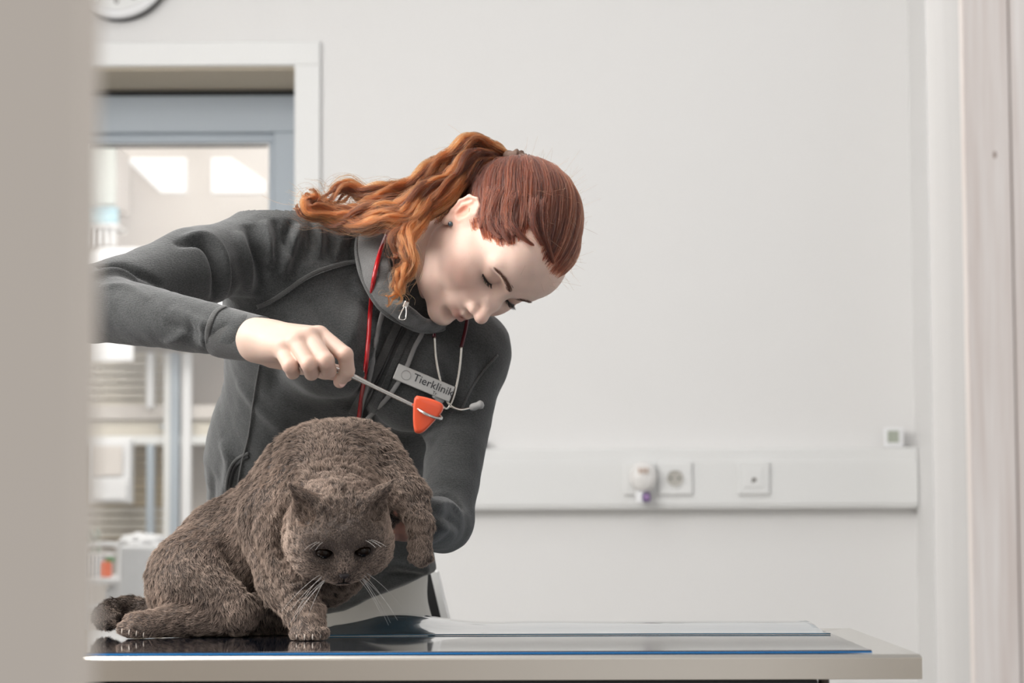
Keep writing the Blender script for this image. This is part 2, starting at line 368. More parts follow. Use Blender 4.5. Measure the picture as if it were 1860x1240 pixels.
t = thing('paper_holder', 'white two-pocket paper holder hanging in front of ochre slats', 'paper holder', P(197, 914, 8.1))
xb('back_plate', M_bwhite, 156, 236, 797, 914, 8.12, .09, t); xb('sheet', M_cream, 166, 222, 810, 864, 8.105, .006, t)
xb('pocket', M_bwhite, 164, 230, 868, 908, 8.09, .02, t)
# trolley with supplies
YT = 7.0
t = thing('white_trolley', 'white wire-sided trolley table behind the cat rump', 'trolley', P(190, 1135, YT))
xb('top_shelf', M_bwhite, 146, 330, 1050, 1060, YT, .45, t, .004)
for px in (148, 206, 320):
    q = P(px, 1060, YT + .02); box('leg', M_bwhite, q.x, q.x + .014, YT + .02, YT + .034, 0, q.z, t)
q = P(150, 1050, YT); bm = bmesh.new()
arch = [A(148, 1050, YT + .05), A(148, 1000, YT + .05), A(160, 990, YT + .05), A(205, 988, YT + .05), A(216, 1000, YT + .05), A(216, 1050, YT + .05)]
tube('handle_rail', arch, .006, M_bwhite, t)
t = thing('wire_basket', 'white wire basket with upright bars standing on the trolley', 'basket', P(175, 1050, YT + .1))
xb('rim', M_bwhite, 152, 196, 1005, 1010, YT + .1, .15, t)
for k in range(6): box('wire', M_grey, P(153 + k * 8, 0, YT + .1).x, P(155.5 + k * 8, 0, YT + .1).x, YT + .1, YT + .104, P(0, 1050, YT).z + .0005, P(0, 1010, YT + .1).z, t)
t = thing('cleaning_bottle', 'orange bottle with green cap on the trolley', 'bottle', P(199, 1050, YT + .05))
box('body', M_orange, P(189, 0, YT + .05).x, P(209, 0, YT + .05).x, YT + .05, YT + .085, P(0, 1050, YT).z + .0005, P(0, 1020, YT + .05).z, t, .006); xb('cap', M_pgreen, 191, 206, 1012, 1020, YT + .055, .025, t, .002)
ZT = P(0, 1050, YT).z + .0005
def xt(name, m, px0, px1, py0, Y, dY, parent, bev=.004, h=None, z0=None):
    a, b = P(px0, py0, Y), P(px1, py0, Y); z0 = ZT if z0 is None else z0
    return box(name, m, a.x, b.x, Y, Y + dY, z0, a.z if h is None else z0 + h, parent, bev)
t = thing('waste_bin', 'large white box shaped bin with crumpled liner beside the trolley basket', 'bin', P(262, 1110, YT - .3))
xb('tub', M_bwhite, 216, 318, 990, 1530, YT - .36, .3, t, .01)
bm = bmesh.new(); bmesh.ops.create_icosphere(bm, subdivisions=4, radius=.08); q = P(262, 990, YT - .21)
for v in bm.verts: v.co += v.co.normalized() * (.012 * math.sin(v.co.x * 90) * math.cos(v.co.z * 120 + v.co.y * 60))
bmesh.ops.scale(bm, vec=(.95, .8, .42), verts=bm.verts); bmesh.ops.translate(bm, vec=q, verts=bm.verts)
bo('liner', bm, M_bwhite, t, True)
t = thing('pill_tub', 'small orange and white tub behind the large white bin', 'tub', P(306, 1050, YT + .25))
xt('body', M_bwhite, 294, 326, 1000, YT + .25, .06, t, .008); xt('lid', M_orange, 294, 326, 981, YT + .25, .06, t, .006, z0=P(0, 1000, YT + .25).z)
t = thing('white_jug', 'rounded white jug in front of the trolley leg', 'jug', P(215, 1095, YT + .06))
bm = bmesh.new(); bmesh.ops.create_uvsphere(bm, u_segments=20, v_segments=14, radius=.03); bmesh.ops.scale(bm, vec=(.75, .75, .95), verts=bm.verts)
bmesh.ops.translate(bm, vec=(P(213, 0, YT + .06).x, YT + .06, P(0, 1100, YT).z + .029), verts=bm.verts); bo('body', bm, M_bwhite, t, True)
xb('lower_shelf', M_bwhite, 146, 330, 1100, 1107, YT, .45, bpy.data.objects['white_trolley'], .003)
box('spout', M_bwhite, P(208, 0, YT).x, P(217, 0, YT).x, YT + .05, YT + .065, P(0, 1090, YT).z, P(0, 1090, YT).z + .02, t, .002)
t = thing('small_plant', 'grey-green sprig in a pot at the trolley rear corner', 'plant', P(166, 1050, YT + .3))
xt('pot', M_bwhite, 155, 180, 1012, YT + .3, .05, t, .005)
bm = bmesh.new()
for k in range(26):
    a = P(166 + random.uniform(-13, 14), random.uniform(962, 1005), YT + .32 + random.uniform(-.02, .03))
    mtx = Matrix.Translation(a) @ Matrix.Rotation(random.uniform(0, 6), 4, 'Y') @ Matrix.Diagonal((.016, .004, .006, 1))
    bmesh.ops.create_icosphere(bm, subdivisions=1, radius=1, matrix=mtx)
lf = bo('leaves', bm, mat('dusty_leaf', (.42, .47, .40), .6), t); lf['kind'] = 'stuff'
# ---------------------------------------------------------------- examination table
YAW = math.radians(-1.2)
TR = P(1676, 1187, 2.54); 
MT = Matrix.Translation((TR.x, 2.545, 0)) @ Matrix.Rotation(YAW, 4, 'Z')      # x to the right end, y to the rear
tb = thing('examination_table', 'stainless steel veterinary examination table with raised edge', 'table', (MT @ Vector((-.7, .3, 0))))
def tbox(name, m, x0, x1, y0, y1, z0, z1, parent=tb, bev=.002, seg=2):
    bm = bmesh.new(); bx(bm, x0, x1, y0, y1, z0, z1, bev, seg, MT); return bo(name, bm, m, parent)
TL, TD = 1.42, .62
bm = bmesh.new()
# sunken pan with a sloped rim
def ringpts(ix0, ix1, iy0, iy1, z): return [MT @ Vector(v) for v in ((ix0, iy0, z), (ix1, iy0, z), (ix1, iy1, z), (ix0, iy1, z))]
rings = [ringpts(-TL, 0, 0, TD, TZ - .0258), ringpts(-TL, 0, 0, TD, TZ - .003), ringpts(-TL + .002, -.002, .003, TD - .003, TZ), ringpts(-TL + .012, -.014, .012, TD - .012, TZ),
         ringpts(-TL + .045, -.050, .030, TD - .03, TZ - .0035)]
vr = [[bm.verts.new(p) for p in r] for r in rings]
for i in range(len(vr) - 1):
    for j in range(4): bm.faces.new((vr[i][j], vr[i][(j + 1) % 4], vr[i + 1][(j + 1) % 4], vr[i + 1][j]))
bm.faces.new(vr[-1]); bm.faces.new(vr[0][::-1])
bmesh.ops.recalc_face_normals(bm, faces=bm.faces)
bo('tabletop', bm, M_steelt, tb)
tbox('front_apron', M_steel, -TL, 0, -.0015, .0005, TZ - .0258, TZ - .0035, bev=.0006)
xe = (MT.inverted() @ P(1474, 1230, 2.62)).x
tbox('underframe', M_black, -TL + .1, xe, .006, .5, TZ - .09, TZ - .0262)
tbox('column', M_steel, -.85, -.62, .2, .42, .06, TZ - .09); tbox('foot', M_black, -1.15, -.32, .08, .54, .0, .06, bev=.01)
qb = MT.inverted() @ P(1492, 1232, 2.6)
bm = bmesh.new(); cyl(bm, MT @ Vector((qb.x, .03, TZ - .0300)), .006, .008, 'Z', 12); bo('bolt', bm, mat('dark_bolt', (.08, .06, .05), .4, metal=.5), tb)
# ---------------------------------------------------------------- blue mats
M_mat = mat('navy_vinyl', (.005, .014, .035), .07, spec=.8, coat=1, bump=(35, .10, .004))
M_mat.node_tree.nodes['Principled BSDF'].inputs['Coat Roughness'].default_value = .04
M_edge = mat('bright_blue_edge', (.01, .20, .55), .3)
xm1 = (MT.inverted() @ P(1576, 1176, 2.6)).x
mo = thing('table_mat', 'dark glossy blue vinyl mat lying flat on the steel table', 'mat', MT @ Vector((-.7, .3, TZ)))
tbox('cover', M_mat, -TL + .02, xm1, .018, .56, TZ + .0004, TZ + .0036, mo, .001)
tbox('edge_band', M_edge, -TL + .02, xm1, .0165, .0185, TZ + .0006, TZ + .0022, mo, .0003)
# second sheet: curled up along the rear of the table
M_sheet = mat('petrol_blue_vinyl', (.012, .10, .17), .12, spec=.8, coat=1, bump=(14, .35, .006))
def tl(p): return MT.inverted() @ p
sh = []
nx, ny = 90, 26
xl0, xl1 = tl(P(585, 1140, 3.0)).x, tl(P(1486, 1140, 3.05)).x
V = []; 
for i in range(nx):
    u = i / (nx - 1); x = xl0 + (xl1 - xl0) * u
    hump = .0105 * math.exp(-((u - .15) / .11) ** 2) + .0065 + .0012 * math.sin(u * 17) * math.exp(-((u - .3) / .25) ** 2)
    if u < .1: hump *= .45 + .55 * (u / .1)
    for j in range(ny):
        v = j / (ny - 1)
        y = .36 + .215 * v + .012 * math.sin(u * 3)
        z = TZ + .0052 + hump * (math.sin(min(1, v * 1.15) * math.pi * .55) ** 1.6)
        V.append(MT @ Vector((x - (.02 * v if i == nx - 1 else 0), y, z)))
top = [tuple(v) for v in V]; bot = [(v.x, v.y, v.z - .0012) for v in V]
Q = []
for i in range(nx - 1):
    for j in range(ny - 1):
        a = i * ny + j; Q.append((a, a + ny, a + ny + 1, a + 1)); o_ = nx * ny; Q.append((o_ + a, o_ + a + 1, o_ + a + ny + 1, o_ + a + ny))
def side(idx):
    for a, b in zip(idx[:-1], idx[1:]): Q.append((a, b, b + nx * ny, a + nx * ny))
side([i * ny for i in range(nx)][::-1]); side([i * ny + ny - 1 for i in range(nx)]); side(list(range(ny))); side(list(range((nx - 1) * ny, nx * ny))[::-1])
me = bpy.data.meshes.new('blue_sheet'); me.from_pydata(top + bot, [], Q); me.update()
tag(link('blue_sheet', me, M_sheet, smooth=True), 'thin petrol blue vinyl sheet curling up along the rear of the table', 'mat')
# ---------------------------------------------------------------- implicit surfaces (round cones, ellipsoids) meshed by surface nets
f32 = np.float32
def seg_d(p, a, b, ra, rb):
    a = np.asarray(a, f32); b = np.asarray(b, f32); ba = b - a; l2 = float(ba @ ba) + 1e-12
    pa = p - a; t = np.clip(pa @ ba / l2, 0, 1)
    q = pa - t[:, None] * ba
    return np.sqrt((q * q).sum(1)) - (ra + (rb - ra) * t)
class Cone:
    """limb piece from a to b, optional squash: cross-section scaled by s along unit axis n"""
    def __init__(s, a, b, ra, rb, k=.01, op='+', n=None, sq=1.0):
        s.a, s.b, s.ra, s.rb, s.k, s.op = np.asarray(a, f32), np.asarray(b, f32), ra, rb, k, op
        s.n = None if n is None else np.asarray(n, f32) / np.linalg.norm(n); s.sq = sq
    def __call__(s, p):
        if s.n is None: return seg_d(p, s.a, s.b, s.ra, s.rb)
        c = s.a; f = (1 / s.sq - 1)
        q = p + ((p - c) @ s.n)[:, None] * s.n * f
        b = s.b + ((s.b - c) @ s.n) * s.n * f
        d = seg_d(q, s.a, b, s.ra, s.rb)
        return d * (s.sq if s.sq < 1 else 1)
class Ell:
    def __init__(s, c, r, R=None, k=.01, op='+'):
        s.c, s.r, s.k, s.op = np.asarray(c, f32), np.asarray(r, f32), k, op
        s.R = None if R is None else np.asarray(R, f32)       # columns are the axes
    def __call__(s, p):
        q = p - s.c
        if s.R is not None: q = q @ s.R
        k0 = np.sqrt(((q / s.r) ** 2).sum(1)); k1 = np.sqrt(((q / (s.r ** 2)) ** 2).sum(1)) + 1e-9
        return np.where(k0 < 1e-4, -s.r.min(), k0 * (k0 - 1) / k1).astype(f32)
def chain(pts, rad, k=.006, op='+', n=None, sq=1.0):
    rad = np.broadcast_to(rad, (len(pts),)); return [Cone(pts[i], pts[i + 1], float(rad[i]), float(rad[i + 1]), k, op, n, sq) for i in range(len(pts) - 1)]
def comb(d, e, k, op):
    if op == '+':
        h = np.maximum(k - np.abs(d - e), 0) / k; return np.minimum(d, e) - h * h * k * .25
    if op == '-':
        e = -e; h = np.maximum(k - np.abs(d - e), 0) / k; return np.maximum(d, e) + h * h * k * .25
def sdf_mesh(prims, lo, hi, h, warp=None):
    B = 10; lo = np.asarray(lo, f32); n = np.maximum(1, np.ceil((np.asarray(hi) - lo) / (B * h)).astype(int))
    gi = np.stack(np.meshgrid(*[np.arange(k) for k in n], indexing='ij'), -1).reshape(-1, 3)
    cen = (lo + (gi + .5) * B * h).astype(f32); R = .87 * B * h
    D = [pr(cen) for pr in prims]; tot = np.full(len(cen), 1e3, f32)
    for pr, d in zip(prims, D): tot = comb(tot, d, pr.k, pr.op)
    act = np.abs(tot) < R * 1.35 + .004; gi = gi[act]; tot = tot[act]; nb = len(gi)
    g = np.arange(B + 1); loc = np.stack(np.meshgrid(g, g, g, indexing='ij'), -1).reshape(-1, 3); npt = len(loc)
    base = gi * B
    val = np.full((nb, npt), 1e3, f32)
    for pr, d in zip(prims, D):
        d = d[act]; m = (np.abs(d) if pr.op == '-' else d) < np.maximum(tot, 0) + 2.6 * R + 2 * pr.k
        if pr.op == '-': m |= d < 0
        idx = np.nonzero(m)[0]
        for s in range(0, len(idx), 400):
            ii = idx[s:s + 400]; pts = (lo + ((base[ii][:, None] + loc[None]) * h)).astype(f32).reshape(-1, 3)
            val[ii] = comb(val[ii], pr(pts).reshape(len(ii), npt), pr.k, pr.op)
    val = val.reshape(nb, B + 1, B + 1, B + 1)
    if warp is not None:
        pts = (lo + ((base[:, None] + loc[None]) * h)).astype(f32)
        val = val + warp(pts.reshape(-1, 3)).reshape(val.shape)
    N = (n * B + 2).astype(np.int64)
    def gid(ijk): return (ijk[..., 0] * N[1] + ijk[..., 1]) * N[2] + ijk[..., 2]
    s = val < 0; c8 = [(i, j, k) for i in (0, 1) for j in (0, 1) for k in (0, 1)]
    sl = lambda a, c: a[:, c[0]:c[0] + B, c[1]:c[1] + B, c[2]:c[2] + B]
    cnt = sum(sl(s, c).astype(np.int8) for c in c8); cell = (cnt > 0) & (cnt < 8)
    b, i, j, k = np.nonzero(cell); cv = [val[b, i + c[0], j + c[1], k + c[2]] for c in c8]
    acc = np.zeros((len(b), 3), f32); w = np.zeros(len(b), f32)
    for x in range(8):
        for y in range(x + 1, 8):
            cx, cy = np.array(c8[x]), np.array(c8[y])
            if np.abs(cx - cy).sum() != 1: continue
            m = (cv[x] < 0) != (cv[y] < 0); t = np.where(m, cv[x] / (cv[x] - cv[y] + 1e-12), 0)
            acc += m[:, None] * (cx + t[:, None] * (cy - cx)); w += m
    ijk = base[b] + np.stack([i, j, k], -1); V = lo + (ijk + acc / w[:, None]) * h
    cid = gid(ijk); o = np.argsort(cid); cs = cid[o]
    Fq = []
    for ax in range(3):
        e = [0, 0, 0]; e[ax] = 1; a0 = sl(s, (0, 0, 0)); a1 = sl(s, tuple(e)); m = a0 != a1
        b2, i2, j2, k2 = np.nonzero(m); p = base[b2] + np.stack([i2, j2, k2], -1); inside = a0[b2, i2, j2, k2]
        u, v = [(1, 2), (2, 0), (0, 1)][ax]; U = np.zeros(3, int); U[u] = 1; W = np.zeros(3, int); W[v] = 1
        q = np.stack([gid(p), gid(p - U), gid(p - U - W), gid(p - W)], -1)
        pos = np.clip(np.searchsorted(cs, q), 0, len(cs) - 1); ok = (cs[pos] == q).all(1); q = o[pos][ok]; ins = inside[ok]
        q = np.where(ins[:, None], q, q[:, ::-1]); Fq.append(q)
    return V.astype(np.float64), np.vstack(Fq)
def relax(V, Fq, it=2, lam=.5):
    n = len(V); e = np.vstack([Fq[:, [0, 1]], Fq[:, [1, 2]], Fq[:, [2, 3]], Fq[:, [3, 0]]]); e = np.vstack([e, e[:, ::-1]])
    deg = np.bincount(e[:, 0], minlength=n)[:, None].clip(1)
    for _ in range(it):
        for l in (lam, -lam * 1.04):
            s = np.stack([np.bincount(e[:, 0], weights=V[e[:, 1], c], minlength=n) for c in range(3)], -1)
            V = V + l * (s / deg - V)
    return V
def normals(V, Fq):
    fn = np.cross(V[Fq[:, 2]] - V[Fq[:, 0]], V[Fq[:, 3]] - V[Fq[:, 1]]); N = np.zeros_like(V)
    for c in range(4):
        for a in range(3): N[:, a] += np.bincount(Fq[:, c], weights=fn[:, a], minlength=len(V))
    return N / (np.linalg.norm(N, axis=1, keepdims=True) + 1e-15)
def bvh(V, Fq): return BVHTree.FromPolygons(V.tolist(), Fq.tolist())
def cast(T, px, py, back=None):
    o, d = ray(px, py); h = T.ray_cast(o, d)
    if h[0] is None:
        return (np.array(P(px, py, back)), np.array([0, -1., 0])) if back else None
    return np.array(h[0]), np.array(h[1])
def castline(T, pts, n, back=None, off=0, jump=.022):
    """polyline given in frame pixels laid on a surface -> points, normals"""
    q = smoothline(pts, n); r = [cast(T, a, b, back) for a, b in q]; r = [x for x in r if x is not None]
    p = np.array([x[0] for x in r]); nn = np.array([x[1] for x in r])
    if len(p) > 4:      # keep the longest run that stays on one surface
        cut = [0] + [i + 1 for i in np.nonzero(np.linalg.norm(np.diff(p, axis=0), axis=1) > jump)[0]] + [len(p)]
        a_, b_ = max(zip(cut[:-1], cut[1:]), key=lambda c: c[1] - c[0]); p, nn = p[a_:b_], nn[a_:b_]
    if len(p) > 4:
        for _ in range(2): p[1:-1] = (p[:-2] + 2 * p[1:-1] + p[2:]) / 4
    return p + nn * off, nn
def crease(V, N, line, amp, wid, prof='g'):
    """displace V along N near polyline: amp>0 ridge, <0 groove; 's' = ridge with a groove on its far side"""
    lo, hi = line.min(0) - 3.2 * wid, line.max(0) + 3.2 * wid
    m = np.nonzero(((V > lo) & (V < hi)).all(1))[0]
    if not len(m): return V
    d = np.full(len(m), 1e9); tt = np.zeros(len(m)); K = len(line)
    for i in range(K - 1):
        a, b = line[i], line[i + 1]; ba = b - a; t = np.clip((V[m] - a) @ ba / (ba @ ba + 1e-12), 0, 1)
        e = np.linalg.norm(V[m] - a - t[:, None] * ba, axis=1); u = e < d; d[u] = e[u]; tt[u] = (i + t[u]) / (K - 1)
    fall = np.sin(np.clip(tt, 0, 1) * np.pi) ** .5
    g = np.exp(-(d / wid) ** 2)
    if prof == 's': g = g - .55 * np.exp(-((d - 1.9 * wid) / (1.0 * wid)) ** 2)
    V[m] += N[m] * (amp * g * fall)[:, None]
    return V
def vnoise(p, scale, seed=0):
    """smooth pseudo noise from summed sines"""
    r = np.random.default_rng(seed); out = np.zeros(len(p))
    for k in range(7):
        d = r.normal(size=3); d /= np.linalg.norm(d); out += np.sin((p @ d) * scale * (1 + .35 * k) + r.uniform(0, 6.28) + 1.3 * np.sin((p @ r.normal(size=3)) * scale * .5))
    return out / 4
def col_attr(me, name, cols):
    a = me.color_attributes.new(name, 'FLOAT_COLOR', 'POINT'); c = np.ones((len(me.vertices), 4), np.float32); c[:, :3] = cols
    a.data.foreach_set('color', c.ravel())
def hair(name, PTS, R0, R1, m, parent, cols=None):
    """PTS (n, k, 3) strands"""
    n, k, _ = PTS.shape; hc = bpy.data.hair_curves.new(name); hc.add_curves([k] * n)
    hc.attributes['position'].data.foreach_set('vector', PTS.astype(np.float32).ravel())
    ra = hc.attributes.get('radius') or hc.attributes.new('radius', 'FLOAT', 'POINT')
    t = np.linspace(0, 1, k); r = np.broadcast_to(np.asarray(R0).reshape(-1, 1) * (1 - t) + R1 * t, (n, k))
    ra.data.foreach_set('value', np.ascontiguousarray(r, np.float32).ravel())
    if cols is not None:
        ca = hc.attributes.new('tint', 'FLOAT', 'CURVE'); ca.data.foreach_set('value', cols.astype(np.float32))
    o = bpy.data.objects.new(name, hc); C.objects.link(o); hc.materials.append(m)
    if parent is not None: o.parent = parent; o.matrix_parent_inverse = Matrix.Translation(parent.location).inverted() if parent.type == 'EMPTY' else Matrix()
    o['kind'] = 'stuff'; return o
def surf_sample(V, Fq, n, mask=None, rng=RNG):
    T = np.vstack([Fq[:, [0, 1, 2]], Fq[:, [0, 2, 3]]]); a = V[T[:, 0]]; b = V[T[:, 1]]; c = V[T[:, 2]]
    ar = np.linalg.norm(np.cross(b - a, c - a), axis=1) / 2
    if mask is not None: ar = ar * mask[T].mean(1)
    cdf = np.cumsum(ar); i = np.searchsorted(cdf, rng.random(n) * cdf[-1]); u, v = rng.random(n), rng.random(n); f = u + v > 1; u[f], v[f] = 1 - u[f], 1 - v[f]
    return a[i] + u[:, None] * (b - a)[i] + v[:, None] * (c - a)[i], T[i]
# ---------------------------------------------------------------- cat
def frame(yaw, pitch, roll):
    """columns: forward, left (of the creature), up.  yaw>0 turns to the picture's right, pitch>0 looks down"""
    f = np.array([math.sin(yaw) * math.cos(pitch), -math.cos(yaw) * math.cos(pitch), -math.sin(pitch)])
    l = np.array([math.cos(yaw), math.sin(yaw), 0.]); u = np.cross(f, l)
    c, s = math.cos(roll), math.sin(roll); l2, u2 = c * l + s * u, c * u - s * l
    return np.stack([f, l2, u2], 1)
CH = frame(math.radians(11), math.radians(44), math.radians(3)); CO = A(618, 968, 2.835)
def ch(x, y, z): return CO + CH @ np.array([x, y, z])
def chv(x, y, z): return CH @ np.array([x, y, z])
cat = []
cat += [Ell(A(600, 892, 2.985), (.086, .085, .083), k=.03)]
cat += [Cone(A(585, 905, 2.98), A(492, 990, 3.0), .082, .072, .03), Cone(A(492, 990, 3.0), A(388, 1068, 3.01), .072, .058, .03)]
cat += [Cone(A(660, 850, 2.985), A(690, 880, 2.96), .052, .040, .03)]
# near haunch, folded thigh, hind foot
cat += [Cone(A(400, 990, 3.0), A(350, 1050, 2.99), .050, .050, .03), Ell(A(356, 1058, 2.955), (.060, .048, .062), k=.02), Cone(A(350, 1070, 2.93), A(432, 1108, 2.905), .042, .026, .02)]
cat += [Cone(A(425, 1118, 2.91), A(318, 1128, 2.905), .019, .017, .012), Cone(A(318, 1128, 2.905), A(246, 1137, 2.885), .017, .0155, .01)]
cat += [Cone(A(440, 1090, 3.0), A(540, 1100, 2.97), .042, .034, .02), Cone(A(470, 1125, 2.95), A(560, 1125, 2.95), .018, .016, .012)]
# chest and supporting front leg
cat += [Cone(A(560, 960, 2.92), A(600, 1010, 2.93), .062, .050, .03), Cone(A(600, 1010, 2.93), A(605, 1065, 2.95), .044, .018, .02)]
cat += [Cone(A(508, 950, 2.91), A(522, 1050, 2.875), .050, .034, .02), Cone(A(522, 1050, 2.875), A(552, 1112, 2.845), .031, .0215, .015),
        Cone(A(552, 1112, 2.845), A(562, 1136, 2.83), .0205, .018, .01)]
# raised front leg
cat += [Cone(A(690, 862, 2.95), A(742, 902, 2.915), .034, .0225, .02), Cone(A(742, 902, 2.915), A(764, 952, 2.885), .0205, .0135, .012),
        Cone(A(764, 952, 2.885), A(763, 992, 2.875), .0130, .0135, .008)]
# tail
tailp = [A(345, 1112, 3.03), A(285, 1108, 3.06), A(235, 1104, 3.07), A(203, 1110, 3.05), A(190, 1121, 3.01), A(203, 1127, 2.985)]
cat += chain(tailp, [.018, .0135, .0125, .0125, .013, .010], .008)
# toes: (ankle, list of toe tips)
def toes(base, tips, r, k=.004): return [Cone(base, t, r * 1.05, r, k) for t in tips]
tipsA = [A(540 + 14.5 * i, 1149 + (2 if i in (1, 2) else 0), 2.812 + .006 * abs(i - 1.5)) for i in range(4)]
tipsA = [t + np.array([0, 0, 0]) for t in tipsA]
cat += toes(A(562, 1138, 2.835), tipsA, .0088)
tipsB = [A(224 + 13 * i, 1141 + 2 * i, 2.868 + .004 * abs(i - 1)) for i in range(4)]
cat += toes(A(252, 1136, 2.885), tipsB, .0080)
tipsC = [A(751 + 9 * i, 1008 + (4, 9, 9, 3)[i], 2.868) for i in range(4)]
cat += toes(A(763, 990, 2.876), tipsC, .0066)
# neck and head
cat += [Cone(A(600, 915, 2.93), ch(-.02, 0, .0), .066, .050, .03)]
head = [Ell(ch(-.004, 0, .010), (.050, .050, .046), CH, k=.02)]
for s in (-1, 1):
    head += [Ell(ch(.012, s * .030, -.014), (.034, .030, .030), CH, k=.02), Ell(ch(.040, s * .0125, -.020), (.0165, .015, .0115), CH, k=.008),
             Cone(ch(.030, s * .020, .024), ch(.024, s * .034, .018), .010, .009, .012)]
head += [Cone(ch(.034, 0, .022), ch(.050, 0, -.006), .0125, .0085, .012), Ell(ch(.036, 0, -.030), (.016, .016, .010), CH, k=.008)]
for s in (-1, 1):
    head += [Ell(ch(.0445, s * .0225, .0085), (.009, .0125, .0078), CH, k=.006, op='-')]
    b0, tp = ch(-.002, s * .034, .036), ch(-.004, s * .0605, .0775)
    nrm = chv(.62, s * .72, .05); nrm /= np.linalg.norm(nrm)
    head += [Cone(b0, tp, .0262, .0018, .012, '+', nrm, .32)]
    head += [Cone(b0 + nrm * .0095 + (tp - b0) * .08, b0 + (tp - b0) * .86 + nrm * .0036, .0185, .0012, .003, '-', nrm, .42)]
cat += head
print('cat sdf')
cV, cF = sdf_mesh(cat, (A(160, 1200, 2.9)[0] - .04, 2.72, TZ - .03), (A(800, 700, 2.9)[0] + .02, 3.14, 1.30), .0024)
cV = relax(cV, cF, 3)
floorz = TZ + .0042
cN = normals(cV, cF); cV = cV + cN * (.0009 * vnoise(cV, 420, 41) + .0011 * vnoise(cV, 190, 42))[:, None] * np.clip((np.linalg.norm((cV - CO) @ CH - [.05, 0, 0], axis=1) - .03) / .03, .1, 1)[:, None]
cV[:, 2] = np.maximum(cV[:, 2], floorz)
cN = normals(cV, cF); T_cat = bvh(cV, cF)
GL = []
def cgroove(pts, amp, wid, n=14):
    global cV
    l, _ = castline(T_cat, pts, n)
    if len(l) > 3: GL.append(l); cV = crease(cV, cN, l, amp * 1.5, wid * 1.1)
# deep wrinkles of the forehead and the scruff, rolls over the wrist
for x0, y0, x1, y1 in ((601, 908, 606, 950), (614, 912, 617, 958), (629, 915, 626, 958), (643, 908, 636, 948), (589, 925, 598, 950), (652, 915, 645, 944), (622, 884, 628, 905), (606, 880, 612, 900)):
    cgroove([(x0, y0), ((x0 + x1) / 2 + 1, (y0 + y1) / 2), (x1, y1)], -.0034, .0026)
for k in range(10):
    x = 500 + RNG.uniform(0, 210); y = 790 + RNG.uniform(0, 80)
    cgroove([(x - 18, y + 5), (x, y), (x + 18, y - 4 + RNG.uniform(0, 8))], -.0026, .003)
for k in range(8):
    y = 800 + 14 * k; cgroove([(505 - 2 * k - 4, y), (495 - 2 * k, y + 16)], -.002, .003)
cgroove([(536, 905), (512, 930), (505, 985), (522, 1030), (550, 1052)], -.006, .006, 30)
cgroove([(462, 900), (452, 960), (470, 1020), (500, 1075)], -.005, .006, 30)
cgroove([(400, 985), (430, 1040), (455, 1080)], -.005, .007, 30)
for k in range(6): cgroove([(497 + 6 * k, 1015 + 15 * k), (525 + 5 * k, 1008 + 15 * k), (548 + 3 * k, 1014 + 13 * k)], -.0022, .0026)
for y in (893, 905, 921, 966): cgroove([(745, y + 8), (762, y), (782, y + 6)], -.0022, .0024)
for t in (tipsA, tipsB):
    for a, b in zip(t[:-1], t[1:]):
        m = (a + b) / 2; l = np.array([m + [0, -.002, -.004], m + [0, 0, .006], m + [0, .012, .012]]); cV = crease(cV, cN, l, -.0022, .0022)
cN = normals(cV, cF)
ME_CAT = np_mesh('body', cV, cF)
hl = (cV - CO) @ CH      # head-local coordinates
inhead = np.linalg.norm(hl, axis=1) < .105
def catshade(P3):
    """coat colour factor: 0 dark .. 1 pale, own markings of the coat plus painted wrinkle shade"""
    h = (P3 - CO) @ CH; r = np.linalg.norm(h, axis=1); hd = r < .075
    t = .45 + .12 * vnoise(P3, 70, 3) + .14 * vnoise(P3, 330, 5)
    br = np.exp(-(h[:, 1] / .0065) ** 2) * np.clip((h[:, 0] - .030) / .015, 0, 1) * np.clip((.026 - h[:, 2]) / .014, 0, 1)
    t = t + hd * .85 * br
    ey = sum(np.exp(-(((h[:, 1] - s * .022) / .014) ** 2 + ((h[:, 2] - .009) / .010) ** 2)) for s in (-1, 1)) * (h[:, 0] > .02)
    t = t - hd * .30 * ey
    mz = np.exp(-(((np.abs(h[:, 1]) - .012) / .012) ** 2 + ((h[:, 2] + .024) / .010) ** 2)) * (h[:, 0] > .02)
    t = t + hd * .22 * mz
    tl_ = np.min([np.linalg.norm(P3 - q, axis=1) for q in tailp[1:]], axis=0); t = t - .30 * (tl_ < .03)
    paw = np.min([np.linalg.norm(P3 - q, axis=1) for q in tipsA + tipsB + tipsC], axis=0); t = t + .30 * np.exp(-(paw / .022) ** 2)
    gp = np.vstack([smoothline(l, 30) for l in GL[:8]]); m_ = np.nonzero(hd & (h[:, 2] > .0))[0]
    gd = np.min(np.linalg.norm(P3[m_][:, None] - gp[None], axis=2), axis=1); t[m_] -= .45 * np.exp(-(gd / .0024) ** 2)  # crease shade painted into the fur along the forehead wrinkles
    ck = np.exp(-(((np.abs(h[:, 1]) - .052) / .014) ** 2 + ((h[:, 2] + .012) / .03) ** 2)); t = t + hd * .22 * ck
    return np.clip(t, .02, 1.3)
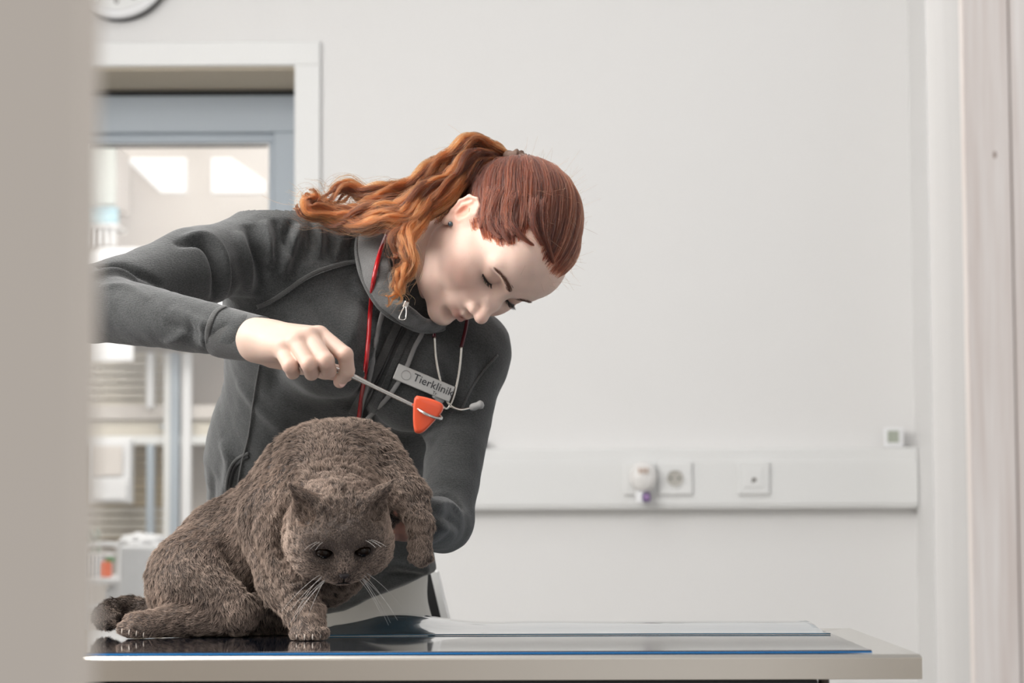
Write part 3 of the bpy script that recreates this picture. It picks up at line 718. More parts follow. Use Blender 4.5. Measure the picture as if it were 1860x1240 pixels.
def fur_mat(name, dark, light, rough=.75, attr=True):
    m = bpy.data.materials.new(name); m.use_nodes = True; nt = m.node_tree; b = nt.nodes['Principled BSDF']
    b.inputs['Roughness'].default_value = rough; b.inputs['Specular IOR Level'].default_value = .18
    at = nt.nodes.new('ShaderNodeAttribute'); at.attribute_name = 'tint'
    hi = nt.nodes.new('ShaderNodeHairInfo')
    ad = nt.nodes.new('ShaderNodeMath'); ad.operation = 'MULTIPLY_ADD'; ad.inputs[1].default_value = .75; ad.inputs[2].default_value = -.36
    nt.links.new(hi.outputs['Intercept'], ad.inputs[0])
    a2 = nt.nodes.new('ShaderNodeMath'); nt.links.new(ad.outputs[0], a2.inputs[0]); nt.links.new(at.outputs['Fac'], a2.inputs[1])
    mx = nt.nodes.new('ShaderNodeMix'); mx.data_type = 'RGBA'; nt.links.new(a2.outputs[0], mx.inputs[0])
    mx.inputs[6].default_value = (*dark, 1); mx.inputs[7].default_value = (*light, 1)
    nt.links.new(mx.outputs[2], b.inputs['Base Color']); return m
M_fur = fur_mat('taupe_fur', (.010, .006, .0045), (.70, .54, .44))
M_skin_c = mat('cat_skin', (.085, .065, .055), .8)
ct = thing('cat', 'grey brown shorthair cat sitting on the table with one front paw lifted', 'cat', (float(A(480, 1150, 2.93)[0]), 2.93, TZ))
body_c = link('body', ME_CAT, M_skin_c, ct, smooth=True)
# flow of the coat
bones = [(ch(.06, 0, -.01), ch(.03, 0, .035), 1), (ch(.03, 0, .035), ch(-.03, 0, .05), 1), (ch(-.03, 0, .05), A(600, 800, 2.98), 1), (ch(.04, .02, -.02), ch(.0, .06, -.02), 1), (ch(.04, -.02, -.02), ch(.0, -.06, -.02), 1),
         (ch(0, .034, .036), ch(-.004, .0605, .0775), 1), (ch(0, -.034, .036), ch(-.004, -.0605, .0775), 1),
         (A(600, 800, 2.98), A(520, 850, 2.98), 1), (A(520, 850, 2.95), A(400, 1000, 2.95), 1), (A(400, 1000, 2.95), A(330, 1100, 2.95), 1),
         (A(508, 900, 2.88), A(522, 1050, 2.86), 1), (A(522, 1050, 2.86), A(562, 1140, 2.82), 1), (A(690, 862, 2.95), A(742, 902, 2.915), 1),
         (A(742, 902, 2.915), A(764, 952, 2.885), 1), (A(764, 952, 2.885), A(763, 1012, 2.875), 1), (A(350, 1060, 2.92), A(400, 1120, 2.91), 1), (A(380, 1128, 2.905), A(236, 1140, 2.88), 1), (A(640, 830, 2.93), A(690, 900, 2.93), 1)]
bones += [(tailp[i], tailp[i + 1], 1) for i in range(5)]
def flow(P3):
    acc = np.zeros_like(P3)
    for a, b, wgt in bones:
        ba = b - a; t = np.clip((P3 - a) @ ba / (ba @ ba), 0, 1); d = np.linalg.norm(P3 - a - t[:, None] * ba, axis=1)
        acc += (wgt / (d + .004) ** 4)[:, None] * (ba / np.linalg.norm(ba))
    return acc / (np.linalg.norm(acc, axis=1, keepdims=True) + 1e-9)
def grow(n, V, Fq, N, flowf, length, lift, k, jit=.25, mask=None, clump=(1, 90), rng=RNG):
    p, tri = surf_sample(V, Fq, n, mask, rng); nn = N[tri].mean(1); nn /= np.linalg.norm(nn, axis=1, keepdims=True) + 1e-9
    fl = flowf(p); fl = fl - (fl * nn).sum(1, keepdims=True) * nn; fl /= np.linalg.norm(fl, axis=1, keepdims=True) + 1e-9
    side_ = np.cross(nn, fl)
    a = clump[0] * .45 * vnoise(p, clump[1], 11) + rng.normal(0, jit, n); li = lift * (1 + .5 * vnoise(p, clump[1] * 1.5, 12)) + rng.normal(0, .12, n)
    d = fl * np.cos(a)[:, None] + side_ * np.sin(a)[:, None]
    L = length(p) * rng.uniform(.65, 1.15, n)
    t = np.linspace(0, 1, k)[None, :, None]
    up0 = np.clip(li, .12, 1.6)[:, None, None]
    pts = p[:, None] + L[:, None, None] * (t * (nn[:, None] * up0 * (1 - .45 * t) + d[:, None] * (.55 + .45 * t)) / np.sqrt(1 + up0 ** 2 * .6))
    return p, pts
def furlen(p):
    h = (p - CO) @ CH; r = np.linalg.norm(h, axis=1); l = np.full(len(p), .0078)
    face = np.clip((h[:, 0] - .005) / .03, 0, 1) * (r < .085); l = l * (1 - .62 * face); l[(r < .08) & (h[:, 2] > .01)] *= .7
    ears = (h[:, 2] > .045) & (np.abs(h[:, 1]) > .022) & (r < .11); l[ears] = .0032
    paw = np.min([np.linalg.norm(p - q, axis=1) for q in tipsA + tipsB + tipsC], axis=0); l *= np.clip(.32 + paw / .05, .32, 1)
    return l
h_ = hl; dens = np.ones(len(cV))
for s in (-1, 1):
    e = np.sqrt(((h_[:, 1] - s * .0225) / .0120) ** 2 + ((h_[:, 2] - .0075) / .0078) ** 2); dens[(e < 1) & (h_[:, 0] > .02)] = 0
nz = np.sqrt((h_[:, 1] / .0058) ** 2 + ((h_[:, 2] + .0125) / .0048) ** 2); dens[(nz < 1) & (h_[:, 0] > .03)] = 0
dens[cV[:, 2] < floorz + .0008] = 0
dens[inhead] *= 2.0
for l in GL:
    ls = smoothline(l, 40)
    m = np.nonzero(np.linalg.norm(cV - ls.mean(0), axis=1) < .06)[0]; dd = np.min(np.linalg.norm(cV[m][:, None] - ls[None], axis=2), axis=1); dens[m] *= 1 - .9 * np.exp(-(dd / .0030) ** 2)
NF = 190000
p, pts = grow(NF, cV, cF, cN, flow, furlen, .60, 4, mask=dens, clump=(1.0, 210))
pts[:, :, 2] = np.maximum(pts[:, :, 2], floorz + .0003)
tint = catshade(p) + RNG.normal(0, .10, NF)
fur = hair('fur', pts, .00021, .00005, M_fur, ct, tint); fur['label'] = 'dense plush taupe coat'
# eyes, nose, mouth, whiskers, claws
M_eye = mat('cat_eye', (.012, .006, .003), .14, spec=.22)
M_pup = mat('cat_pupil', (.002, .002, .002), .12, spec=.4)
def ball(name, c, r, R, m, parent, seg=24):
    bm = bmesh.new(); bmesh.ops.create_uvsphere(bm, u_segments=seg, v_segments=seg // 2 + 2, radius=1)
    Mx = Matrix(((*(R[0] * np.array(r)), c[0]), (*(R[1] * np.array(r)), c[1]), (*(R[2] * np.array(r)), c[2]), (0, 0, 0, 1)))
    bm.transform(Mx); bmesh.ops.recalc_face_normals(bm, faces=bm.faces); return bo(name, bm, m, parent, True)
for s in (-1, 1):
    e = ball('eye', ch(.0380, s * .0222, .0080), (.0075, .0100, .0068), CH, M_eye, ct); e['label'] = 'dark half closed eye'
    q = ball('pupil', ch(.0418, s * .0222, .0066), (.0042, .0048, .0046), CH, M_pup, e)
M_nose = mat('cat_nose', (.045, .035, .035), .35)
n_ = ball('nose', ch(.0560, 0, -.0125), (.0045, .0060, .0042), CH, M_nose, ct); n_['label'] = 'dark grey nose'
for nm, pl in (('mouth', [ch(.0575, 0, -.0165), ch(.0565, 0, -.022), ch(.054, 0, -.0275)]), ('mouth', [ch(.0555, 0, -.0265), ch(.051, .010, -.0305), ch(.040, .021, -.0310)]), ('mouth', [ch(.0555, 0, -.0265), ch(.051, -.010, -.0305), ch(.040, -.021, -.0310)])):
    tube(nm, pl, [.0007, .0010, .0005], M_pup, ct, 6)
W = []
for s in (-1, 1):
    for k in range(7):
        a = ch(.046 + .001 * (k % 3), s * (.015 + .003 * (k // 3)), -.016 - .004 * (k % 3)); d = chv(.30 + .2 * RNG.random(), s * (.45 + .7 * RNG.random()), -.2 - .7 * RNG.random()) ; d /= np.linalg.norm(d)
        L_ = RNG.uniform(.035, .062); t = np.linspace(0, 1, 7)[:, None]; W.append(a + d * t * L_ + np.array([0, 0, -.018]) * t ** 2)
    for k in range(3):
        a = ch(.034, s * (.020 + .003 * k), .022); d = chv(.7, s * (.5 + .2 * k), .6); d /= np.linalg.norm(d); t = np.linspace(0, 1, 7)[:, None]
        W.append(a + d * t * .03 + np.array([0, 0, -.008]) * t ** 2)
M_wh = mat('whisker_white', (.75, .72, .68), .3)
wh = hair('whiskers', np.array(W), .00024, .00008, M_wh, ct); wh['label'] = 'long pale whiskers'
M_claw = mat('claw', (.55, .48, .42), .3)
for t in (tipsA, tipsB):
    for q in t:
        tube('claw', [q + [0, -.0070, .000], q + [0, -.0105, -.003], q + [0, -.0115, -.0065]], [.0009, .0007, .0003], M_claw, ct, 6, 6)
ball('ear_tag', ch(0, 0, -.5), (.0001, .0001, .0001), CH, M_claw, ct, 4) if False else None
# ---------------------------------------------------------------- the woman: head, neck, hands
RC = np.array(R_CAM)
def vw(r, away, up): return RC @ np.array([r, up, -away])
HF = vw(.126, -.565, -.815); HF /= np.linalg.norm(HF)
HL = vw(.481, .753, -.448); HL -= HL.dot(HF) * HF; HL /= np.linalg.norm(HL)
HU = np.cross(HF, HL); HR = np.stack([HF, HL, HU], 1); HO = A(889, 441, 3.16); HS = .92
def hd(p): return HO + HS * (np.asarray(p, float) @ HR.T)
def hdi(p): return ((np.asarray(p, float) - HO) @ HR) / HS
def both(f): return f(-1) + f(1)
SK = lambda *a, **k: Cone(*a, **k)
def head_prims():
    L = [Ell((-.006, 0, .045), (.097, .074, .088), k=.02), Ell((.034, 0, .0), (.062, .062, .075), k=.03),
         Ell((.044, 0, -.038), (.043, .050, .050), k=.03)]
    L += [SK((.060, -.018, .055), (.060, .018, .055), .040, .040, .03)]                       # forehead
    for s in (-1, 1):
        L += [SK((.004, s * .050, -.046), (.050, s * .030, -.083), .016, .0145, .02), SK((.050, s * .030, -.083), (.077, s * .006, -.088), .0155, .0160, .02),
              Ell((.058, s * .040, -.022), (.028, .024, .026), k=.022), Ell((.028, s * .047, -.030), (.038, .022, .038), k=.03), SK((.012, s * .064, -.002), (.054, s * .052, -.012), .009, .012, .02),
              SK((.092, s * .010, .026), (.078, s * .046, .030), .0075, .007, .014)]          # jaw, cheek, brow
    L += [Ell((.081, 0, -.088), (.0155, .016, .0130), k=.014)]
    for s in (-1, 1):
        L += [Ell((.099, s * .030, .0085), (.017, .0175, .0115), k=.014, op='-')]
        L += [Ell((.0770, s * .0315, .0105), (.0150, .0165, .0140), k=.005)]
    L += [SK((.091, 0, .016), (.104, 0, -.012), .0072, .0078, .010), SK((.104, 0, -.012), (.1165, 0, -.0285), .0078, .0094, .008),
          Ell((.1155, 0, -.031), (.0100, .0092, .0080), k=.006)]
    for s in (-1, 1):
        L += [Ell((.1040, s * .0125, -.0345), (.0115, .0078, .0078), k=.006), SK((.100, s * .010, -.012), (.088, s * .020, -.030), .006, .008, .014)]
        L += [Ell((.1075, s * .0068, -.0405), (.0062, .0032, .0035), k=.002, op='-')]
    L += [Ell((.085, 0, -.056), (.017, .027, .019), k=.014)]                                    # muzzle
    L += [SK((.1015, -.004, -.0540), (.088, -.021, -.0600), .0044, .0022, .005), SK((.1015, .004, -.0540), (.088, .021, -.0600), .0044, .0022, .005), SK((.1015, -.005, -.0545), (.1015, .005, -.0545), .0045, .0045, .004),
          SK((.0975, -.006, -.0660), (.0975, .006, -.0660), .0056, .0056, .006), SK((.0975, -.006, -.0660), (.086, -.020, -.0625), .0056, .0024, .005), SK((.0975, .006, -.0660), (.086, .020, -.0625), .0056, .0024, .005)]
    mline = [(.0815, -.0275, -.0620), (.0950, -.014, -.0605), (.1030, 0, -.0600), (.0950, .014, -.0605), (.0815, .0275, -.0620)]
    L += chain(mline, [.0007, .0012, .0013, .0012, .0007], .0025, '-')
    L += [Ell((.096, 0, -.078), (.012, .020, .0060), k=.010, op='-')]
    # neck
    L += [SK((-.032, 0, -.030), (-.022, .004, -.185), .050, .054, .012), SK((.0, 0, -.07), (.0, 0, -.18), .036, .042, .010)]
    # ears
    for s in (-1, 1):
        e = lambda x, z, o: (x, s * (.0745 + o), z)
        L += [Ell((.000, s * .070, .004), (.018, .012, .026), k=.008)]
        L += [Ell(e(-.008, .008, .0035), (.0165, .0050, .0235), k=.005)]
        rim = [e(.006, .010, .000), e(.006, .021, .003), e(-.002, .028, .006), e(-.013, .028, .009), e(-.0225, .018, .010), e(-.022, .003, .009), e(-.014, -.012, .006), e(-.006, -.022, .004)]
        L += chain(rim, [.0026, .0028, .0028, .0029, .0029, .0029, .0036, .0050], .003)
        L += [Ell(e(-.004, .004, .0090), (.0085, .0060, .0120), k=.004, op='-'), Ell(e(-.008, .021, .0105), (.0080, .0040, .0070), k=.003, op='-')]
        L += chain([e(-.0135, .020, .0070), e(-.0145, .006, .0075), e(-.009, -.007, .006)], [.0024, .0026, .0024], .003)
        L += [Ell(e(.0065, -.002, .0040), (.0042, .0035, .0060), k=.003), Ell(e(-.005, -.024, .0035), (.0075, .0040, .0085), k=.004)]
    return L
def xprims(prims, sc, Rm, o): return prims
print('head sdf')
hV, hF = sdf_mesh(head_prims(), (-.13, -.11, -.215), (.145, .11, .165), .00165)
hV = relax(hV, hF, 2); hN0 = normals(hV, hF)
def sgroove(line, amp, wid):
    global hV
    hV = crease(hV, hN0, np.array(line, float), amp, wid)
for s in (-1, 1):
    sgroove([(.104, s * .018, -.030), (.098, s * .027, -.046)], -.0006, .003)      # smile fold
    sgroove([(.090, s * .018, .0185), (.0925, s * .031, .0225), (.084, s * .045, .0170)], -.0012, .0016)     # lid crease
    sgroove([(.089, s * .018, .0030), (.0895, s * .031, -.0010), (.082, s * .044, .0030)], -.0007, .0022)
sgroove([(.108, 0, -.046), (.104, 0, -.053)], -.0014, .0022)
# skin tone: pinker lips, cheeks, ears, nose
def gsn(p, c, r): return np.exp(-(((p - np.array(c)) / np.array(r)) ** 2).sum(1))
base = np.array([.88, .63, .525]); C_ = np.tile(base, (len(hV), 1))
def mixc(C_, w, col): return C_ * (1 - w[:, None]) + np.array(col) * w[:, None]
for s in (-1, 1):
    C_ = mixc(C_, .38 * gsn(hV, (.075, s * .048, -.025), (.03, .03, .022)), (.74, .34, .25))
    C_ = mixc(C_, .70 * gsn(hV, (-.006, s * .080, .006), (.018, .014, .026)), (.86, .36, .24))
    C_ = mixc(C_, .6 * gsn(hV, (.085, s * .036, .008), (.016, .018, .010)), (.42, .22, .15))
C_ = mixc(C_, .30 * gsn(hV, (.118, 0, -.030), (.012, .014, .010)), (.74, .34, .25))
lip = np.exp(-((hV[:, 2] + .0600 + .0015) / .0070) ** 4) * np.exp(-((hV[:, 1]) / .0215) ** 4) * (hV[:, 0] > .088)
C_ = mixc(C_, .75 * lip, (.52, .22, .18))
sp = vnoise(hV, 700, 8); C_ = mixc(C_, np.clip(sp - 1.0, 0, .5) * .5, (.60, .28, .18))
C_ = C_ * (1 + .04 * vnoise(hV, 120, 9))[:, None]
HVW = hd(hV); T_head = bvh(HVW, hF)
# right hand: closed round the hammer
def hand_prims(wr, mcp, pip, dip, tip, rm, rp, rt, thumb, rth, k=.006):
    L = []
    for i in range(4):
        L += [Cone(wr[i], mcp[i], .0150, .0105, .016)]
    for i in range(4):
        L += [Cone(mcp[i], pip[i], rm[i], rp[i], .0035), Cone(pip[i], dip[i], rp[i] * 1.02, rt[i], .0020), Cone(dip[i], tip[i], rt[i], rt[i] * .88, .0020)]
    L += [Cone(thumb[j], thumb[j + 1], rth[j], rth[j + 1], .008 if j == 0 else .003) for j in range(len(thumb) - 1)]
    return L
wr = [A(470, 608, 2.848), A(468, 614, 2.842), A(466, 622, 2.842), A(466, 630, 2.846)]
mcp = [A(580, 609, 2.806), A(561, 612, 2.790), A(537, 620, 2.785), A(512, 634, 2.795)]
pip = [A(627, 644, 2.778), A(592, 655, 2.764), A(561, 661, 2.762), A(527, 664, 2.774)]
dip = [A(631, 673, 2.790), A(597, 673, 2.786), A(566, 677, 2.784), A(532, 676, 2.792)]
tip = [A(617, 693, 2.806), A(590, 668, 2.806), A(560, 670, 2.802), A(527, 668, 2.806)]
thumb = [A(500, 640, 2.850), A(548, 658, 2.850), A(590, 672, 2.835), A(628, 680, 2.812)]
rh = hand_prims(wr, mcp, pip, dip, tip, [.0112, .0108, .0103, .0098], [.0092, .0096, .0092, .0090], [.0086, .0090, .0086, .0080], thumb, [.019, .014, .0105, .0090])
rh += [Cone(A(430, 608, 2.870), A(474, 617, 2.848), .0200, .0215, .02, '+', vw(.1, .5, .85), .80)]
rh += [Cone(A(500, 622, 2.835), A(545, 640, 2.815), .017, .015, .015)]
rV, rF = sdf_mesh(rh, A(360, 760, 2.9) - [0, .22, 0], A(680, 540, 2.9) + [0, .06, 0], .0014)
rV = relax(rV, rF, 2); rN = normals(rV, rF)
for i in range(4):      # knuckle dimples
    c = (mcp[i] + pip[i]) / 2
T_rh = bvh(rV, rF)
# left hand: palm up under the chest, thumb on the near side of the foreleg
wl_ = [A(766, 935, 3.005), A(765, 941, 2.998), A(764, 947, 2.998), A(763, 953, 3.005)]
mcpl = [A(738, 935, 2.985), A(736, 946, 2.975), A(734, 957, 2.975), A(733, 966, 2.985)]
pipl = [A(708, 938, 2.975), A(704, 950, 2.965), A(704, 961, 2.968), A(708, 970, 2.975)]
dipl = [A(690, 942, 2.980), A(684, 953, 2.970), A(685, 964, 2.972), A(692, 972, 2.978)]
tipl = [A(676, 944, 2.990), A(668, 955, 2.980), A(670, 965, 2.980), A(680, 973, 2.986)]
thl = [A(757, 937, 2.988), A(752, 930, 2.955), A(738, 925, 2.925), A(726, 924, 2.905)]
lh = hand_prims(wl_, mcpl, pipl, dipl, tipl, [.0095] * 4, [.0088] * 4, [.0078] * 4, thl, [.0120, .0110, .0105, .0102])
lh += [Cone(A(776, 945, 3.03), A(766, 946, 3.002), .0145, .017, .02)]
lV, lF = sdf_mesh(lh, A(650, 1020, 2.9) - [0, .1, 0], A(840, 880, 3.1) + [0, .08, 0], .0022)
lV = relax(lV, lF, 2)
# ---------------------------------------------------------------- body under the clothes, jacket, trousers
SR, SL_ = A(490, 442, 3.19), A(862, 632, 3.28)
ELR, WRR = A(160, 552, 2.985), A(440, 609, 2.86)
ELL, WRL = A(806, 952, 3.13), A(768, 942, 3.005)
NB = A(690, 527, 3.235)
sA = (SL_ - SR) / np.linalg.norm(SL_ - SR); PEL = A(575, 1070, 3.47)
tU = NB - PEL; tU /= np.linalg.norm(tU); tF = np.cross(sA, tU); tF /= np.linalg.norm(tF)
if tF[1] > 0: tF = -tF
def torso(g, arm):
    L = [Cone(A(570, 565, 3.245), A(745, 655, 3.29), .098 + g, .088 + g, .05, '+', tF, .82)]
    L += [Cone(A(560, 600, 3.26), A(515, 815, 3.355), .105 + g, .086 + g, .05, '+', tF, .85), Cone(A(735, 680, 3.30), A(650, 830, 3.375), .085 + g, .080 + g, .05, '+', tF, .85)]
    L += [Cone(A(505, 820, 3.36), A(492, 985, 3.43), .086 + g, .094 + g, .05, '+', tF, .9), Cone(A(650, 830, 3.375), A(652, 1000, 3.44), .078 + g, .094 + g, .05, '+', tF, .9)]
    L += [Cone(A(655, 455, 3.225), SR + [0, 0, -.002], .050 + g, .043 + g, .04), Cone(A(735, 550, 3.25), SL_, .045 + g, .040 + g, .04)]
    L += [Cone(A(560, 520, 3.235), A(520, 500, 3.21), .07 + g, .06 + g, .05), Cone(A(790, 640, 3.28), A(820, 650, 3.275), .055 + g, .05 + g, .04)]
    if arm: L += [Cone(A(505, 1035, 3.435), A(655, 1045, 3.440), .102, .101, .03, '+', tF, .9)]
    if arm: L += [Ell(A(600, 640, 3.165), (.060, .050, .060), k=.04), Ell(A(745, 705, 3.205), (.055, .048, .058), k=.04)]
    um = SR + (ELR - SR) * .45
    L += [Cone(SR, um, .046 + g, .043 + g, .03), Cone(um, ELR, .043 + g, .041 + g, .03), Cone(ELR, WRR, .0405 + g, .023 + g, .012)]
    L += [Cone(SL_ + [-.004, 0, -.01], ELL, .040 + g, .031 + g, .03), Cone(ELL, WRL, .032 + g, .026 + g, .015)]
    return L
def legs(g, z1=.09):
    L = [Cone(PEL + [-.01, .02, -.02], PEL + [.01, .02, -.05], .125 + g, .125 + g, .03, '+', (0, 1, 0), .8)]
    L += [Cone(A(492, 990, 3.43), A(652, 1003, 3.44), .090 + g, .090 + g, .04, '+', tF, .9), Cone(A(500, 1040, 3.44), A(650, 1045, 3.45), .092 + g, .092 + g, .04, '+', tF, .9)]
    for s in (-1, 1):
        hp = PEL + [s * .080 + .01, .01, -.10]; kn = np.array([PEL[0] + s * .10, 3.46, .50]); an = np.array([PEL[0] + s * .11, 3.52, z1])
        L += [Cone(hp, kn, .085 + g, .056 + g, .04), Cone(kn, an, .056 + g, .040 + g, .03)]
    return L
print('body sdf')
inner = torso(-.022, 0) + legs(-.010) + [Cone(NB, hd((-.012, .004, -.15)), .048, .046, .03)]
for s in (-1, 1): inner += [Cone((PEL[0] + s * .11, 3.52, .06), (PEL[0] + s * .13, 3.40, .035), .03, .028, .03)]
bV, bF = sdf_mesh(inner, (-.75, 2.75, .0), (.15, 3.70, 1.50), .0075)
VB = np.vstack([HVW, rV, lV, bV]); o1, o2, o3 = len(HVW), len(HVW) + len(rV), len(HVW) + len(rV) + len(lV)
FB = np.vstack([hF, rF + o1, lF + o2, bF + o3])
pn = thing('person', 'woman with a curly red ponytail and dark grey zip jacket bending over the cat', 'person', (float(PEL[0]), 3.5, 0))
ME_B = np_mesh('body', VB, FB)
skin = bpy.data.materials.new('skin'); skin.use_nodes = True; nt = skin.node_tree; b = nt.nodes['Principled BSDF']
at = nt.nodes.new('ShaderNodeAttribute'); at.attribute_name = 'tone'; nt.links.new(at.outputs['Color'], b.inputs['Base Color'])
b.inputs['Roughness'].default_value = .48; b.inputs['Specular IOR Level'].default_value = .35
b.inputs['Subsurface Weight'].default_value = .22; b.inputs['Subsurface Radius'].default_value = (1, .35, .18); b.inputs['Subsurface Scale'].default_value = .006
tc = nt.nodes.new('ShaderNodeTexCoord'); vo = nt.nodes.new('ShaderNodeTexNoise'); vo.inputs['Scale'].default_value = 900; nt.links.new(tc.outputs['Object'], vo.inputs['Vector'])
bp = nt.nodes.new('ShaderNodeBump'); bp.inputs['Strength'].default_value = .18; bp.inputs['Distance'].default_value = .0006; nt.links.new(vo.outputs['Fac'], bp.inputs['Height']); nt.links.new(bp.outputs[0], b.inputs['Normal'])
CB = np.tile(base, (len(VB), 1)); CB[:o1] = C_
ch_ = np.tile(np.array([.66, .475, .385]), (len(rV), 1))
for q in pip + tip + mcp: ch_ = mixc(ch_, .30 * np.exp(-(np.linalg.norm(rV - q, axis=1) / .011) ** 2), (.78, .36, .26))
CB[o1:o2] = ch_; CB[o2:o3] = (.76, .40, .30)
col_attr(ME_B, 'tone', CB)
link('body', ME_B, skin, pn, smooth=True)
# fingernail of the forefinger, small ear stud
nl = ball('fingernail', tip[0] + vw(.004, -.0075, -.001), (.0045, .0012, .0055), np.stack([vw(.8, .3, -.4), vw(.35, -.93, .05), vw(.4, 0, .9)], 1), mat('nail', (.80, .52, .45), .25), pn, 16)
es = hd((-.005, -.0815, -.024)); sh_ = cast(T_head, 820, 407)
ea = ball('ear_stud', (sh_[0] + sh_[1] * .0015) if sh_ else es, (.0036, .0036, .0036), np.eye(3), mat('blue_stone', (.02, .06, .09), .1, spec=1, coat=1), pn, 16); ea['label'] = 'small round dark blue ear stud'
# lashes, brows
M_lash = mat('dark_lash', (.02, .012, .01), .6)
for s in (-1, 1):
    ln = []
    for a in np.linspace(-62, 58, 13):
        r = math.radians(a); e = math.radians(-27 - 5 * math.cos(r))
        ln.append(hd((.0770 + .0157 * math.cos(r) * math.cos(e), s * (.0315 + .0170 * math.sin(r)), .0105 + .0150 * math.sin(e))))
    ln = np.array(ln); tube('lash_line', ln, [.0004, .0010, .0013, .0013, .0008], M_lash, pn, 6, 30)
    st = []
    for k in range(46):
        u = RNG.uniform(.12, .98); q = ln[int(u * 12)] * (1 - (u * 12) % 1) + ln[min(12, int(u * 12) + 1)] * ((u * 12) % 1)
        d = HR @ np.array([.75, s * (.2 + .9 * (u - .4)), -.45]); d /= np.linalg.norm(d); t = np.linspace(0, 1, 5)[:, None]
        st.append(q + d * t * RNG.uniform(.006, .0085) + HU * (.0030 * t ** 2))
    hair('eyelashes', np.array(st), .00028, .00008, M_lash, pn)
    bw = []
    for k in range(230):
        u = RNG.random(); y = .010 + .038 * u; x = .108; z = .0245 + .010 * math.sin(u * 2.3) - .006 * u + RNG.normal(0, .0019 * (1.1 - u * .6))
        o = hd((x + .02, s * y, z)); h = T_head.ray_cast(Vector(o), Vector(-HF))
        if h[0] is None: continue
        q = np.array(h[0]); n = np.array(h[1]); d = HR @ np.array([-.15, s * 1.0, .25 * (1 - 2 * u)]); d -= d.dot(n) * n; d /= np.linalg.norm(d); t = np.linspace(0, 1, 4)[:, None]
        bw.append(q + d * t * .006 + n * (.0006 + .0006 * np.sin(t * 3)))
    hair('eyebrow', np.array(bw), .00022, .00008, mat('brow_hair', (.15, .07, .045), .6), pn)
# ---------------------------------------------------------------- hair
def hair_mat(name, dark, light, rough=.38):
    m = bpy.data.materials.new(name); m.use_nodes = True; nt = m.node_tree
    nt.nodes.remove(nt.nodes['Principled BSDF']); out = nt.nodes['Material Output']
    h = nt.nodes.new('ShaderNodeBsdfHairPrincipled'); h.parametrization = 'COLOR'; h.inputs['Roughness'].default_value = rough; h.inputs['Radial Roughness'].default_value = .5
    at = nt.nodes.new('ShaderNodeAttribute'); at.attribute_name = 'tint'
    mx = nt.nodes.new('ShaderNodeMix'); mx.data_type = 'RGBA'; nt.links.new(at.outputs['Fac'], mx.inputs[0])
    mx.inputs[6].default_value = (*dark, 1); mx.inputs[7].default_value = (*light, 1)
    nt.links.new(mx.outputs[2], h.inputs['Color']); nt.links.new(h.outputs[0], out.inputs['Surface']); return m
M_scalp = hair_mat('auburn_scalp_hair', (.016, .004, .003), (.22, .052, .024))
M_pony = hair_mat('copper_curl_hair', (.030, .007, .003), (.46, .125, .034))
c0 = np.array([-.006, 0, .045]); er = np.array([.102, .0785, .093])
tie = np.array([-.112, 0, .066])
def ellR(d): return 1 / np.sqrt(((d / er) ** 2).sum(-1))
def hairline(x, y):
    """local height above which hair grows"""
    y = np.abs(y); z = np.where(x > .030, .085 + .009 * np.exp(-((y - .042) / .016) ** 2) - np.clip((y - .054) / .014, 0, 1) ** 1.3 * .062, 0.0)
    z = np.where((x <= .030) & (x > .006), .022 - .9 * (.030 - x) * 0 - .010, z)
    z = np.where((x <= .006) & (x > -.030), .040, z)
    return np.where(x <= -.030, -.055 + .35 * (x + .030), z)
hm = (hV[:, 2] > hairline(hV[:, 0], hV[:, 1]) + .002 * vnoise(hV, 300, 2)).astype(float)
hm[np.linalg.norm((hV - c0) / er, axis=1) < .80] = 0
hm[(hV[:, 2] < .036) & (np.abs(hV[:, 1]) > .0755)] = 0
NS = 17000
p, tri = surf_sample(hV, hF, NS, hm)
d0 = p - c0; r0 = np.linalg.norm(d0, axis=1); d0 /= r0[:, None]; dt = tie - c0; dt /= np.linalg.norm(dt)
dt2 = dt + RNG.normal(0, .035, (NS, 3)); dt2 /= np.linalg.norm(dt2, axis=1, keepdims=True)
om = np.arccos(np.clip((d0 * dt2).sum(1), -1, 1)); K = 16; t = np.linspace(0, 1, K)
w0 = np.sin((1 - t)[None] * om[:, None]) / np.sin(om)[:, None]; w1 = np.sin(t[None] * om[:, None]) / np.sin(om)[:, None]
D = w0[..., None] * d0[:, None] + w1[..., None] * dt2[:, None]; D /= np.linalg.norm(D, axis=2, keepdims=True)
off = (.0010 + RNG.uniform(0, .0062, (NS, 1)) * np.sin(np.clip(t * 1.6, 0, 1) * np.pi / 2)[None]) + .0016 * vnoise(p * [1, 1, 1], 160, 4)[:, None] * np.sin(t * np.pi)[None]
az_u = np.cross(dt, [0, 1, 0]); az_u /= np.linalg.norm(az_u); az_v = np.cross(dt, az_u); az = np.arctan2(d0 @ az_v, d0 @ az_u)
azn = sum(np.sin(az * f_ + q_) for f_, q_ in ((17, 1), (29, 2.2), (47, .4), (71, 3.1), (113, 5.2))) / 2.2
off = off + .0011 * azn[:, None] * np.sin(t * np.pi)[None]
ph = vnoise(p, 120, 21)[:, None]; wob = .0016 * np.sin(t[None] * 15 + ph * 2.5) * np.sin(t * np.pi)[None]
rad = r0[:, None] * (1 - np.clip(t * 4, 0, 1))[None] + ellR(D) * np.clip(t * 4, 0, 1)[None] + off + wob * .5
sd = np.cross(D, np.roll(D, -1, 1) - D); sd /= np.linalg.norm(sd, axis=2, keepdims=True) + 1e-9; sd[:, -1] = sd[:, -2]
L3 = c0 + D * rad[..., None] + sd * (wob + .0012 * np.sin(t[None] * 9 + ph * 4) * np.sin(t * np.pi)[None])[..., None]
